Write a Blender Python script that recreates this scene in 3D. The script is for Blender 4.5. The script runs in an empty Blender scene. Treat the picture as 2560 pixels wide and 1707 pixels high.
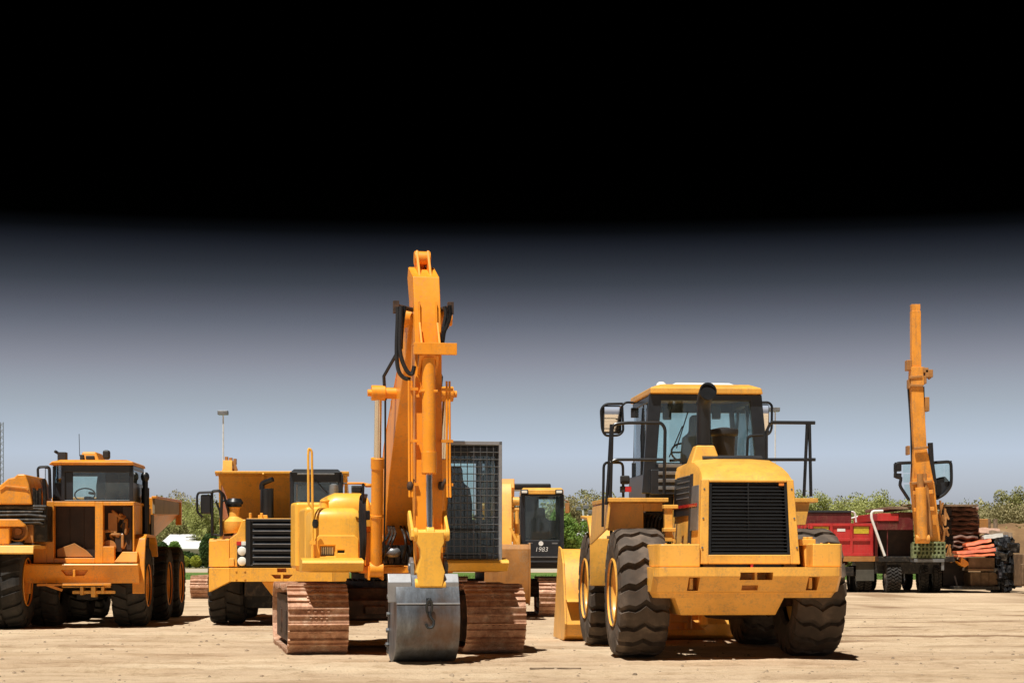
import bpy, bmesh, math, random
from mathutils import Vector, Matrix, noise
R_ = math.radians
PI = math.pi
random.seed(7)
scene = bpy.context.scene
COL = scene.collection

# ------------------------------------------------------------------ camera
F = 4800.0; CX = 1280.0; HZ = 1395.0; EYE = 1.27     # photo pixels, metres
cam = bpy.data.cameras.new('camera'); camo = bpy.data.objects.new('camera', cam); COL.objects.link(camo)
camo.location = (0, 0, EYE); camo.rotation_euler = (PI/2, 0, 0)
cam.sensor_width = 36; cam.sensor_fit = 'HORIZONTAL'; cam.lens = 36*F/2560
cam.shift_y = (HZ-853.5)/2560; cam.clip_start = 0.5; cam.clip_end = 6000
scene.camera = camo

# ------------------------------------------------------------------ materials
def new_mat(name):
    m = bpy.data.materials.new(name); m.use_nodes = True
    nt = m.node_tree; b = nt.nodes['Principled BSDF']
    return m, nt, b
def nd(nt, t, **kw):
    n = nt.nodes.new(t)
    for k, v in kw.items(): setattr(n, k, v)
    return n
def ramp(nt, fac, stops, interp='LINEAR'):
    r = nd(nt, 'ShaderNodeValToRGB'); r.color_ramp.interpolation = interp
    el = r.color_ramp.elements
    el[0].position, el[0].color = stops[0][0], (*stops[0][1], 1)
    el[1].position, el[1].color = stops[-1][0], (*stops[-1][1], 1)
    for p, c in stops[1:-1]:
        e = el.new(p); e.color = (*c, 1)
    nt.links.new(fac, r.inputs[0]); return r
def noise_tex(nt, scale, detail=5, rough=.6, coord='Object', stretch=None):
    tc = nd(nt, 'ShaderNodeTexCoord'); mp = nd(nt, 'ShaderNodeMapping')
    if stretch: mp.inputs['Scale'].default_value = stretch
    n = nd(nt, 'ShaderNodeTexNoise'); n.inputs['Scale'].default_value = scale
    n.inputs['Detail'].default_value = detail; n.inputs['Roughness'].default_value = rough
    nt.links.new(tc.outputs[coord], mp.inputs[0]); nt.links.new(mp.outputs[0], n.inputs['Vector'])
    return n
def mixc(nt, fac, a, b, mode='MIX'):
    m = nd(nt, 'ShaderNodeMix', data_type='RGBA', blend_type=mode)
    if isinstance(fac, (int, float)): m.inputs[0].default_value = fac
    else: nt.links.new(fac, m.inputs[0])
    for i, v in ((6, a), (7, b)):
        if isinstance(v, (tuple, list)): m.inputs[i].default_value = (*v[:3], 1)
        else: nt.links.new(v, m.inputs[i])
    return m.outputs[2]
def bump(nt, h, b, strength=.2, dist=.02):
    n = nd(nt, 'ShaderNodeBump'); n.inputs['Strength'].default_value = strength; n.inputs['Distance'].default_value = dist
    nt.links.new(h, n.inputs['Height']); nt.links.new(n.outputs[0], b.inputs['Normal'])

def paint(name, col, rough=.38, dirt=(.30,.21,.12), amount=.35, var=.12, scale=1.6, coat=.15, bumps=.05):
    m, nt, b = new_mat(name)
    n1 = noise_tex(nt, scale, 8, .65); n2 = noise_tex(nt, 5.5, 6, .7, stretch=(1.6, 1.6, .35)); n3 = noise_tex(nt, 34, 4, .6)
    dk = tuple(c*(1-var*1.6) for c in col); lt = tuple(min(.95, c*(1+var*.6)+.008) for c in col)
    base = ramp(nt, n1.outputs[0], [(.28, dk), (.52, col), (.78, lt)])
    mk = nd(nt, 'ShaderNodeMath', operation='MULTIPLY'); nt.links.new(n2.outputs[0], mk.inputs[0]); nt.links.new(n3.outputs[0], mk.inputs[1])
    mr = nd(nt, 'ShaderNodeMapRange'); mr.inputs[1].default_value = .24; mr.inputs[2].default_value = .42
    mr.inputs[3].default_value = 0; mr.inputs[4].default_value = amount
    nt.links.new(mk.outputs[0], mr.inputs[0])
    n4 = noise_tex(nt, 3.2, 7, .7, stretch=(2.6, 2.6, .22))            # rain and grease streaks
    m4 = nd(nt, 'ShaderNodeMapRange'); m4.inputs[1].default_value = .56; m4.inputs[2].default_value = .74; m4.inputs[3].default_value = 0; m4.inputs[4].default_value = amount*1.1
    nt.links.new(n4.outputs[0], m4.inputs[0])
    body = mixc(nt, m4.outputs[0], base.outputs[0], (col[0]*.42, col[1]*.40, col[2]*.6+.01))
    nt.links.new(mixc(nt, mr.outputs[0], body, dirt), b.inputs['Base Color'])
    rr = nd(nt, 'ShaderNodeMapRange'); rr.inputs[3].default_value = rough-.08; rr.inputs[4].default_value = rough+.25
    nt.links.new(n1.outputs[0], rr.inputs[0]); nt.links.new(rr.outputs[0], b.inputs['Roughness'])
    b.inputs['Coat Weight'].default_value = coat; b.inputs['Coat Roughness'].default_value = .2
    bump(nt, n1.outputs[0], b, bumps, .05)
    return m
def simple(name, col, rough=.6, metal=0., var=.25, scale=6, bumps=.15, dist=.01, stretch=None, col2=None, spec=.5):
    m, nt, b = new_mat(name)
    n = noise_tex(nt, scale, 7, .65, stretch=stretch)
    c2 = col2 or tuple(min(1, c*(1+var)) for c in col)
    r = ramp(nt, n.outputs[0], [(.3, tuple(c*(1-var) for c in col)), (.5, col), (.72, c2)])
    nt.links.new(r.outputs[0], b.inputs['Base Color'])
    b.inputs['Roughness'].default_value = rough; b.inputs['Metallic'].default_value = metal
    b.inputs['Specular IOR Level'].default_value = spec
    if bumps: bump(nt, n.outputs[0], b, bumps, dist)
    return m
def glass(name, tint, rough=.03, film=.12):
    m = bpy.data.materials.new(name); m.use_nodes = True; nt = m.node_tree; nt.nodes.clear()
    out = nd(nt, 'ShaderNodeOutputMaterial')
    tr = nd(nt, 'ShaderNodeBsdfTransparent'); tr.inputs[0].default_value = (*tint, 1)
    gl = nd(nt, 'ShaderNodeBsdfGlossy'); gl.inputs['Roughness'].default_value = rough; gl.inputs[0].default_value = (.9,.95,1,1)
    df = nd(nt, 'ShaderNodeBsdfDiffuse'); df.inputs[0].default_value = (.30,.36,.36,1)
    fr = nd(nt, 'ShaderNodeFresnel'); fr.inputs[0].default_value = 1.5
    n = noise_tex(nt, 3.0, 5, .6)
    mr = nd(nt, 'ShaderNodeMapRange'); mr.inputs[1].default_value=.35; mr.inputs[2].default_value=.75; mr.inputs[3].default_value = film*.5; mr.inputs[4].default_value = film*1.6
    nt.links.new(n.outputs[0], mr.inputs[0])
    m1 = nd(nt, 'ShaderNodeMixShader'); m2 = nd(nt, 'ShaderNodeMixShader')
    nt.links.new(fr.outputs[0], m1.inputs[0]); nt.links.new(tr.outputs[0], m1.inputs[1]); nt.links.new(gl.outputs[0], m1.inputs[2])
    nt.links.new(mr.outputs[0], m2.inputs[0]); nt.links.new(m1.outputs[0], m2.inputs[1]); nt.links.new(df.outputs[0], m2.inputs[2])
    nt.links.new(m2.outputs[0], out.inputs[0]); return m

M = {}
M['yellow'] = paint('loader_yellow', (.88,.445,.072), amount=.45, var=.16)
M['excbody'] = paint('excavator_yellow', (.90,.475,.055), amount=.30, var=.12)
M['exc'] = paint('excavator_orange', (.90,.325,.014), amount=.34, var=.16)
M['haul'] = paint('hauler_orange', (.88,.42,.045), amount=.45)
M['adt'] = paint('dump_truck_orange', (.82,.31,.02), amount=.55, var=.2)
M['adtshade'] = paint('shaded_body_side', (.30,.24,.15), amount=.5, var=.3, rough=.6)  # grey tone stands in for the shade under the body's lip
M['black'] = simple('black_enamel', (.012,.013,.015), .35, var=.3, bumps=.03)
M['cabdark'] = simple('dark_grey_cab_paint', (.018,.021,.026), .32, var=.3, bumps=.02)
M['rub'] = simple('dusty_rubber', (.075,.056,.042), .8, var=.4, scale=3, col2=(.18,.135,.10), bumps=.25)
M['rubdark'] = simple('old_rubber', (.022,.020,.018), .9, var=.4, scale=5, col2=(.05,.042,.035), bumps=.3)
M['plastic'] = simple('matt_plastic', (.02,.02,.022), .6, var=.3)
M['hose'] = simple('hydraulic_hose', (.015,.015,.017), .45, var=.3)
M['chrome'] = simple('chromed_rod', (.75,.72,.66), .18, 1., var=.08, bumps=0)
M['steel'] = simple('worn_bucket_steel', (.23,.25,.285), .38, .8, var=.4, scale=2.6, stretch=(1,1,.5), bumps=.15, col2=(.40,.43,.48))
def bucketsteel():
    m, nt, b = new_mat('worn_bucket_steel')
    n1 = noise_tex(nt, 2.2, 8, .65, stretch=(1,1,.6)); n2 = noise_tex(nt, 9, 6, .75, stretch=(1.6,1,.35)); n3 = noise_tex(nt, 1.3, 6, .6)
    r = ramp(nt, n1.outputs[0], [(.3,(.10,.115,.135)),(.5,(.19,.215,.25)),(.7,(.33,.36,.40))])
    r2 = ramp(nt, n2.outputs[0], [(.40,(1,1,1)),(.62,(.55,.50,.45))])
    r3 = ramp(nt, n3.outputs[0], [(.50,(0,0,0)),(.66,(.75,.75,.75))])
    c = mixc(nt, .7, r.outputs[0], r2.outputs[0], 'MULTIPLY'); nt.links.new(mixc(nt, r3.outputs[0], c, (.17,.095,.055)), b.inputs['Base Color'])
    b.inputs['Metallic'].default_value = .65; b.inputs['Roughness'].default_value = .40; bump(nt, n2.outputs[0], b, .15, .01); return m
M['steel'] = bucketsteel()
M['greysteel'] = simple('grey_steel', (.22,.23,.24), .45, .6, var=.3, scale=5)
M['silver'] = simple('silver_frame', (.33,.34,.36), .4, .5, var=.2)
M['white'] = simple('white_paint', (.78,.78,.76), .5, var=.08)
M['lamp'] = simple('lamp_glass', (.80,.80,.74), .1, var=.1)
M['amber'] = simple('amber_lens', (.75,.22,.03), .2, var=.15)
M['redlens'] = simple('red_lens', (.5,.02,.02), .2, var=.15)
M['red'] = paint('red_truck_paint', (.50,.022,.022), amount=.3, var=.25)
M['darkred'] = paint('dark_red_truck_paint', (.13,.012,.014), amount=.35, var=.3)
M['mirror'] = simple('mirror_glass', (.85,.87,.9), .04, 1., var=.02, bumps=0)
M['glass'] = glass('cab_glass', (.90,.98,.97), film=.07)
M['glassdark'] = glass('tinted_cab_glass', (.40,.52,.56), film=.14)
M['seat'] = simple('seat_fabric', (.035,.045,.055), .8, var=.25)
M['interior'] = simple('cab_trim', (.06,.068,.075), .7, var=.3)
M['engine'] = simple('oily_engine', (.018,.016,.014), .5, .3, var=.6, scale=9, bumps=.5, col2=(.09,.07,.05))
M['brown'] = simple('dark_brown_radiator', (.035,.018,.011), .55, var=.5, scale=4, col2=(.06,.032,.018))
# rusty track plates: streaks of bright worn rust and dry mud
def rust(name, c0, c1, c2):
    m, nt, b = new_mat(name)
    n1 = noise_tex(nt, 4.5, 9, .75); n2 = noise_tex(nt, 20, 6, .75)
    r = ramp(nt, n1.outputs[0], [(.30, c0), (.50, c1), (.70, c2)])
    r2 = ramp(nt, n2.outputs[0], [(.46, (1,1,1)), (.68, (.50,.45,.40))])
    nt.links.new(mixc(nt, .7, r.outputs[0], r2.outputs[0], 'MULTIPLY'), b.inputs['Base Color'])
    b.inputs['Roughness'].default_value = .62; b.inputs['Metallic'].default_value = .25
    bump(nt, n2.outputs[0], b, .35, .01); return m
M['rust'] = rust('rusty_track_plate', (.28,.125,.07), (.54,.31,.195), (.76,.60,.46))
M['rustdark'] = simple('dark_rusty_steel', (.055,.032,.022), .75, .2, var=.5, scale=7, col2=(.16,.08,.045))
M['bronze'] = paint('faded_bucket_paint', (.40,.17,.035), amount=.6, var=.35, rough=.6)

# ------------------------------------------------------------------ mesh builder
def rot_to(d):
    return Vector((0,0,1)).rotation_difference(Vector(d).normalized()).to_matrix()
def fillet(pts, rad, seg=4):
    pts = [Vector(p) for p in pts]; out = [pts[0]]
    for i in range(1, len(pts)-1):
        a, b, c = pts[i-1], pts[i], pts[i+1]
        r = min(rad, (a-b).length*.48, (c-b).length*.48)
        p, q = b+(a-b).normalized()*r, b+(c-b).normalized()*r
        for k in range(seg+1):
            t = k/seg; out.append(p*(1-t)**2 + b*2*t*(1-t) + q*t*t)
    out.append(pts[-1]); return out
def spline(pts, n=6):
    pts = [Vector(p) for p in pts]; P = [pts[0]*2-pts[1]]+pts+[pts[-1]*2-pts[-2]]; out = []
    for i in range(1, len(P)-2):
        for k in range(n):
            t = k/n; a, b, c, d = P[i-1], P[i], P[i+1], P[i+2]
            out.append(.5*((2*b)+(c-a)*t+(2*a-5*b+4*c-d)*t*t+(3*b-a-3*c+d)*t**3))
    return out+[pts[-1]]
class MB:
    def __init__(s): s.v = []; s.f = []; s.T = Matrix.Identity(4)
    def add(s, vs, fs):
        n = len(s.v); s.v += [s.T @ Vector(v) for v in vs]; s.f += [[i+n for i in f] for f in fs]; return s
    def box(s, x0, x1, y0, y1, z0, z1):
        return s.add([(x0,y0,z0),(x1,y0,z0),(x1,y1,z0),(x0,y1,z0),(x0,y0,z1),(x1,y0,z1),(x1,y1,z1),(x0,y1,z1)],
                     [(3,2,1,0),(4,5,6,7),(0,1,5,4),(1,2,6,5),(2,3,7,6),(3,0,4,7)])
    def loft(s, rings, cap=True, closed=True):
        n = len(rings[0]); vs = [p for r in rings for p in r]; fs = []
        for i in range(len(rings)-1):
            for j in range(n if closed else n-1):
                k = (j+1) % n
                fs.append((i*n+j, i*n+k, (i+1)*n+k, (i+1)*n+j))
        if cap:
            fs.append(tuple(reversed(range(n)))); fs.append(tuple((len(rings)-1)*n+j for j in range(n)))
        return s.add(vs, fs)
    def prism(s, pts, ax, a, b):
        if ax == 'x': g = lambda p, t: (t, p[0], p[1])
        elif ax == 'y': g = lambda p, t: (p[0], t, p[1])
        else: g = lambda p, t: (p[0], p[1], t)
        return s.loft([[g(p, a) for p in pts], [g(p, b) for p in pts]])
    def tube(s, path, r, n=8, cap=True):
        path = [Vector(p) for p in path]; rings = []
        up = None
        for i, p in enumerate(path):
            d = (path[min(i+1, len(path)-1)] - path[max(i-1, 0)]).normalized()
            if up is None:
                up = Vector((0,0,1)) if abs(d.z) < .9 else Vector((1,0,0))
            u = (up - d*up.dot(d))
            if u.length < 1e-4: u = Vector((0,1,0)) - d*d.y
            u.normalize(); up = u; w = d.cross(u)
            rr = r[i] if isinstance(r, (list, tuple)) else r
            rings.append([p + (u*math.cos(2*PI*k/n) + w*math.sin(2*PI*k/n))*rr for k in range(n)])
        return s.loft(rings, cap)
    def cyl(s, a, b, r, n=16, r2=None):
        return s.tube([a, b], [r, r2 if r2 is not None else r], n)
    def beam(s, a, b, w, h, up=(0,0,1)):
        a, b = Vector(a), Vector(b); d = (b-a).normalized(); u = Vector(up)
        if abs(d.dot(u)) > .98: u = Vector((0,1,0))
        sx = d.cross(u).normalized(); u = sx.cross(d)
        r = lambda p: [p + sx*w*i/2 + u*h*j/2 for i, j in ((-1,-1),(1,-1),(1,1),(-1,1))]
        return s.loft([r(a), r(b)])
    def lathe(s, prof, c=(0,0,0), ax=(1,0,0), n=32, cap=False):
        m = rot_to(ax); c = Vector(c); rings = []
        for r, h in prof:
            rings.append([c + m @ Vector((r*math.cos(2*PI*k/n), r*math.sin(2*PI*k/n), h)) for k in range(n)])
        return s.loft(rings, cap)
    def ball(s, c, r, n=12, sq=(1,1,1)):
        rings = []
        for i in range(1, n//2+1-0):
            t = PI*i/(n//2+0.0+.0)
            if i == n//2: break
            rings.append([(c[0]+r*sq[0]*math.sin(t)*math.cos(2*PI*k/n), c[1]+r*sq[1]*math.sin(t)*math.sin(2*PI*k/n), c[2]+r*sq[2]*math.cos(t)) for k in range(n)])
        return s.loft(rings, True)
    def mesh(s, name, smooth=35):
        me = bpy.data.meshes.new(name); me.from_pydata([tuple(v) for v in s.v], [], s.f)
        bm = bmesh.new(); bm.from_mesh(me); bmesh.ops.recalc_face_normals(bm, faces=bm.faces); bm.to_mesh(me); bm.free()
        me.polygons.foreach_set('use_smooth', [True]*len(me.polygons))
        me.set_sharp_from_angle(angle=R_(smooth)); return me
    def build(s, name, mat, parent=None, bevel=0., seg=2, smooth=35):
        me = s.mesh(name, smooth); return link(name, me, mat, parent, bevel, seg)
def link(name, me, mat, parent=None, bevel=0., seg=2):
    o = bpy.data.objects.new(name, me); COL.objects.link(o)
    if mat is not None and not me.materials: me.materials.append(M[mat] if isinstance(mat, str) else mat)
    if parent is not None: o.parent = parent
    if bevel:
        b = o.modifiers.new('bevel', 'BEVEL'); b.width = bevel; b.segments = seg; b.limit_method = 'ANGLE'; b.angle_limit = R_(32); b.harden_normals = True
    return o
def cut(o, cutter):
    """boolean the cutter mesh out of o (a real recess) and bake the result"""
    c = bpy.data.objects.new('cutter', cutter.mesh('cutter')); COL.objects.link(c)
    mods = [(m.width, m.segments) for m in o.modifiers]; o.modifiers.clear()
    par = o.parent; o.parent = None
    b = o.modifiers.new('b', 'BOOLEAN'); b.operation = 'DIFFERENCE'; b.object = c; b.solver = 'EXACT'
    dg = bpy.context.evaluated_depsgraph_get(); dg.update()
    me = bpy.data.meshes.new_from_object(o.evaluated_get(dg)); o.modifiers.clear()
    nm = o.data.name; o.data = me; bpy.data.objects.remove(c); o.parent = par
    me.polygons.foreach_set('use_smooth', [True]*len(me.polygons)); me.set_sharp_from_angle(angle=R_(32))
    for w, sg in mods:
        b = o.modifiers.new('bevel', 'BEVEL'); b.width = w; b.segments = sg; b.limit_method = 'ANGLE'; b.angle_limit = R_(40); b.harden_normals = True
    return o
def thing(name, label, cat, loc=(0,0,0), rz=0., group=None):
    o = bpy.data.objects.new(name, None); COL.objects.link(o); o.empty_display_size = .3
    o.location = loc; o.rotation_euler = (0,0,rz); o['label'] = label; o['category'] = cat
    if group: o['group'] = group
    return o
def tag(o, label, cat, group=None):
    o['label'] = label; o['category'] = cat
    if group: o['group'] = group
    return o
def text_mesh(s, size, depth=.003, shear=0., bold=.0):
    c = bpy.data.curves.new('lettering', 'FONT'); c.body = s; c.size = size; c.extrude = depth; c.shear = shear; c.offset = bold
    c.align_x = 'CENTER'; c.align_y = 'CENTER'
    o = bpy.data.objects.new('tmp', c); COL.objects.link(o)
    dg = bpy.context.evaluated_depsgraph_get(); dg.update()
    me = bpy.data.meshes.new_from_object(o.evaluated_get(dg)); bpy.data.objects.remove(o)
    me.transform(Matrix.Rotation(PI/2, 4, 'X')); return me     # faces -Y

class Frame:
    """a machine's own axes: x right, y away from the camera, z up; u() reads a photo pixel at a given local y"""
    def __init__(s, px, Y0, th, crop=(0,0,1)):
        s.X0 = (px-CX)*Y0/F; s.Y0 = Y0; s.th = R_(th); s.c = math.cos(s.th); s.s = math.sin(s.th); s.crop = crop
    def u(s, cx, cy, y, crop=None):
        ox, oy, k = crop or s.crop; px = ox+cx/k; py = oy+cy/k
        a = (px-CX)/F
        x = (a*(s.Y0+y*s.c) - s.X0 + y*s.s)/(s.c-a*s.s)
        Y = s.Y0+x*s.s+y*s.c
        return Vector((x, y, EYE-(py-HZ)*Y/F))
    def loc(s): return (s.X0, s.Y0, 0)

# ------------------------------------------------------------------ wheels and tracks
CACHE = {}
def tyre_mesh(Rr, W, kind, N, rim):
    b = MB(); c = Rr-(.07 if kind == 'wave' else .045)
    prof = [(rim, -W*.38), (rim+.03, -W*.455), ((rim+c)/2, -W*.5), (c-.05, -W*.475), (c-.01, -W*.40), (c, -W*.2), (c, W*.2), (c-.01, W*.40), (c-.05, W*.475), ((rim+c)/2, W*.5), (rim+.03, W*.455), (rim, W*.38)]
    b.lathe(prof, n=64)
    pitch = 2*PI/N
    def P(r, x, phi): return (x, r*math.cos(phi), r*math.sin(phi))
    if kind == 'wave':
        xs = [-.5, -.475, -.42, -.33, -.2, -.11, 0, .11, .2, .33, .42, .475, .5]
        A = .42*pitch
        for k in range(N):
            top = []; bot = []
            rings = []
            for t in xs:
                off = -A*max(0, 1-abs(t)/.22)*1.3 + A*.35*math.cos(t*9) + (A*.35*(abs(t)-.36)/.14 if abs(t) > .36 else 0)
                hw = pitch*.37
                rt = Rr if abs(t) < .4 else Rr-.012 - (abs(t)-.4)*.55
                if abs(t) >= .5: rt = Rr-.17
                rb = c-.03 if abs(t) < .5 else Rr-.22
                if abs(t) > .45: rb = rt-.06
                x = t*W*1.0
                a0, a1 = k*pitch+off-hw, k*pitch+off+hw
                rings.append([P(rb, x, a0), P(rt, x, a0+.012), P(rt, x, a1-.012), P(rb, x, a1)])
            b.loft(rings)
    else:
        for k in range(N):
            for sgn in (-1, 1):
                a = k*pitch + (pitch/2 if sgn > 0 else 0)
                rings = []
                for t, rt, sh in ((.03, Rr, -.25), (.2, Rr, -.08), (.40, Rr-.004, .1), (.485, Rr-.045, .16), (.505, Rr-.12, .18)):
                    rb = rt-.06; hw = pitch*.30
                    rings.append([P(rb, sgn*t*W, a+sh*pitch-hw), P(rt, sgn*t*W, a+sh*pitch-hw+.01), P(rt, sgn*t*W, a+sh*pitch+hw-.01), P(rb, sgn*t*W, a+sh*pitch+hw)])
                b.loft(rings)
    return b.mesh('tyre', 30)
def rim_mesh(Rr, W, dish=.0):
    b = MB()
    b.lathe([(Rr+.030, -W*.50), (Rr+.045, -W*.485), (Rr+.02, -W*.42), (Rr-.02, -W*.40), (Rr-.05, -W*.22+dish), (Rr*.62, -W*.12+dish), (Rr*.58, -W*.15+dish), (.01, -W*.16+dish)], n=40)
    b.lathe([(Rr+.02, -W*.3), (Rr+.02, W*.3), (Rr*.4, W*.26)], n=32)
    return b.mesh('rim', 30)
def hub_mesh(Rr, W, dish=0.):
    b = MB()
    b.cyl((-W*.26+dish, 0, 0), (-W*.1+dish, 0, 0), Rr*.36, 20)
    b.cyl((-W*.32+dish, 0, 0), (-W*.24+dish, 0, 0), Rr*.2, 16)
    for k in range(10):
        a = 2*PI*k/10; b.cyl((-W*.20+dish, Rr*.5*math.cos(a), Rr*.5*math.sin(a)), (-W*.13+dish, Rr*.5*math.cos(a), Rr*.5*math.sin(a)), .022, 6)
    return b.mesh('wheel', 30)
def wheel(parent, c, Rr, W, kind='wave', N=20, rim=.33, rimmat='yellow', tyremat='rub', out=-1, dish=0., spin=0.):
    key = (Rr, W, kind, N, rim, rimmat, tyremat, dish)
    if key not in CACHE:
        t = tyre_mesh(Rr, W, kind, N, rim); t.materials.append(M[tyremat])
        r = rim_mesh(rim, W, dish); r.materials.append(M[rimmat])
        h = hub_mesh(rim, W, dish); h.materials.append(M[rimmat]); CACHE[key] = (t, r, h)
    t, r, h = CACHE[key]
    w = link('wheel', h, None, parent); w.location = c
    w.rotation_euler = (spin, 0, 0 if out < 0 else PI)
    link('tyre', t, None, w); link('rim', r, None, w); return w
def track_mesh(L, H, W, n=46, hollow=.0):
    """closed loop of triple-bar shoes in the y-z plane from y=0 to L, z=0 to H"""
    b = MB(); r = H/2-.06; r1 = r
    path = []                                            # arc length param
    segs = [('line', (r1+.06, H-.06), (L-r-.06, H-.06)), ('arc', (L-r-.06, H/2), PI/2, -PI/2), ('line', (L-r-.06, .06), (r+.06, .06)), ('arc', (r+.06, H/2), -PI/2, -3*PI/2)]
    lens = [abs(s[2][0]-s[1][0]) if s[0] == 'line' else PI*r for s in segs]; tot = sum(lens)
    def at(d):
        d %= tot
        for s, l in zip(segs, lens):
            if d <= l:
                if s[0] == 'line':
                    t = d/l; y = s[1][0]+(s[2][0]-s[1][0])*t
                    sag = -.03*math.sin(PI*t*2)**2 if s[1][1] > H/2 else 0
                    return Vector((0, y, s[1][1]+sag)), (Vector((0, 0, 1)) if s[1][1] > H/2 else Vector((0,0,-1)))
                a = s[2]+(s[3]-s[2])*d/l; nrm = Vector((0, math.cos(a), math.sin(a)))
                return Vector((0, s[1][0], s[1][1])) + nrm*r, nrm
            d -= l
    pitch = tot/n
    for k in range(n):
        p, nr = at(k*pitch+.02); tg = Vector((0, -nr.z, nr.y)); q = p
        def quad(u0, u1, h0, h1, x0=-W/2, x1=W/2, tap=0):
            c = [q+tg*u0+nr*h0, q+tg*u1+nr*h0, q+tg*(u1-tap)+nr*h1, q+tg*(u0+tap)+nr*h1]
            b.loft([[(x0+0, v.y, v.z) for v in c], [(x1, v.y, v.z) for v in c]])
        quad(-pitch*.55, pitch*.57, .0, .028)
        for j, hh in ((-.44, .066), (.06, .058)):
            quad(pitch*j-.004, pitch*j+.026, .02, hh, tap=.006)
        for x in (-.13, -.045, .045, .13):                    # bolt heads, and lugs added for their shadows, in the middle of the shoe
            quad(-pitch*.26, -pitch*.12, .02, .050, x-.016, x+.016, tap=.004); quad(pitch*.20, pitch*.34, .02, .046, x*.8-.014, x*.8+.014, tap=.004)
        for x in (-.10, .10):                                 # link plates under the shoe
            quad(-pitch*.46, pitch*.46, -.085, .004, x-.022, x+.022, tap=.01)
    return b.mesh('track', 30)
def bolts(b, W): pass
SUN_E, SKY_S, EXPO = 4.6, .15, .42
SKYSTOPS = [(0, (0.7457, 0.8171, 1.204)), (0.2681, (0.678, 0.7428, 1.0946)), (0.3349, (0.5713, 0.6017, 0.8249)), (0.4015, (0.4812, 0.4775, 0.6098)), (0.4526, (0.4227, 0.3953, 0.4926)), (0.5035, (0.3552, 0.3105, 0.3782)), (0.5543, (0.2699, 0.2325, 0.2786)), (0.6049, (0.1882, 0.1637, 0.1957)), (0.6553, (0.1258, 0.1071, 0.1265)), (0.7055, (0.072, 0.0638, 0.0735)), (0.7555, (0.0402, 0.0353, 0.0409)), (0.8053, (0.0168, 0.0148, 0.018)), (0.835, (0.005, 0.0044, 0.0048)), (0.8647, (0.0002, 0.0002, 0.0001)), (1, (0.0, 0.0, 0.0))]
M['paleboard'] = simple('pale_board',(.42,.40,.36),.8,var=.2)
M['plank'] = simple('weathered_plank',(.20,.14,.09),.8,var=.35,scale=5,col2=(.34,.26,.18))
M['mossgreen'] = simple('mossy_grating',(.14,.17,.07),.8,var=.5,scale=9,col2=(.30,.34,.20))
M['paleglass'] = simple('hazy_pane',(.36,.40,.46),.25,var=.25,scale=2)
M['bale'] = simple('crumpled_brown_bale',(.13,.062,.04),.7,var=.5,scale=3,col2=(.30,.17,.12),bumps=.6,dist=.05)
M['redbeam'] = simple('faded_red_steel',(.55,.10,.03),.6,var=.35,scale=3,col2=(.70,.22,.07))
M['pinkplank'] = simple('pale_pink_board',(.50,.32,.24),.8,var=.25)
M['crate'] = simple('brown_crate_board',(.17,.105,.055),.8,var=.35,scale=4,col2=(.26,.17,.10))
M['scrap'] = simple('crushed_black_scrap',(.03,.032,.036),.3,.6,var=.6,scale=6,col2=(.20,.21,.23))
M['palepole'] = simple('pale_pole_paint',(.60,.62,.64),.5,var=.12)
M['darkgalv'] = simple('galvanised_steel',(.16,.17,.18),.6,var=.2)
M['wallwhite'] = simple('white_cladding',(.74,.73,.70),.7,var=.06)
M['roofwhite'] = simple('white_sheet_roof',(.80,.80,.80),.6,var=.05)
M['glassdark2'] = simple('dark_window_glass',(.03,.04,.05),.1,var=.2)
M['bark'] = simple('grey_bark',(.11,.085,.06),.9,var=.4,scale=8)
M['stone'] = simple('small_stone',(.33,.25,.17),.9,var=.45,scale=3,col2=(.48,.38,.27))
M['bankearth'] = simple('earth_bank',(.20,.115,.05),.95,var=.35,scale=.7,col2=(.30,.20,.10),bumps=.6,dist=.1)
M['gravel'] = simple('pale_gravel',(.44,.38,.29),.95,var=.15,scale=.6)
def foliage(name, c0, c1, sc=.5, trans=.25):
    m, nt, b = new_mat(name); n = noise_tex(nt, sc, 5, .7); n2 = noise_tex(nt, 7, 3, .6)
    r = ramp(nt, n.outputs[0], [(.35,c0),(.65,c1)]); r2 = ramp(nt, n2.outputs[0], [(.35,(.55,.55,.55)),(.6,(1,1,1))])
    nt.links.new(mixc(nt,.8,r.outputs[0],r2.outputs[0],'MULTIPLY'), b.inputs['Base Color']); b.inputs['Roughness'].default_value = .7; b.inputs['Specular IOR Level'].default_value = .2
    out = nt.nodes['Material Output']; tl = nd(nt,'ShaderNodeBsdfTranslucent'); nt.links.new(r.outputs[0], tl.inputs[0]); mx = nd(nt,'ShaderNodeMixShader'); mx.inputs[0].default_value = trans
    nt.links.new(b.outputs[0], mx.inputs[1]); nt.links.new(tl.outputs[0], mx.inputs[2]); nt.links.new(mx.outputs[0], out.inputs[0]); return m
M['olive'] = foliage('olive_leaves',(.25,.255,.09),(.42,.41,.16))
M['leafgreen'] = foliage('fresh_leaves',(.15,.27,.05),(.28,.42,.10))
M['brownolive'] = foliage('budding_twigs',(.30,.27,.13),(.46,.40,.21))
M['palegreen'] = foliage('pale_spring_leaves',(.33,.37,.11),(.52,.54,.20))
M['farwood'] = foliage('far_wood_leaves',(.38,.37,.18),(.56,.53,.29),.3)  # leaf colours lightened in place of haze over the far wood
M['hedgegreen'] = foliage('hedge_leaves',(.035,.075,.022),(.09,.15,.04),1.2)
M['limegreen'] = foliage('clipped_leaves',(.34,.40,.05),(.50,.54,.09),2)
M['drygrass'] = foliage('dry_grass',(.24,.19,.08),(.34,.30,.12),.6)
M['grassfar'] = foliage('verge_grass',(.09,.17,.035),(.17,.27,.06),.3,.1)
M['meadow'] = foliage('meadow_grass',(.20,.19,.09),(.28,.26,.12),.05,.1)
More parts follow.
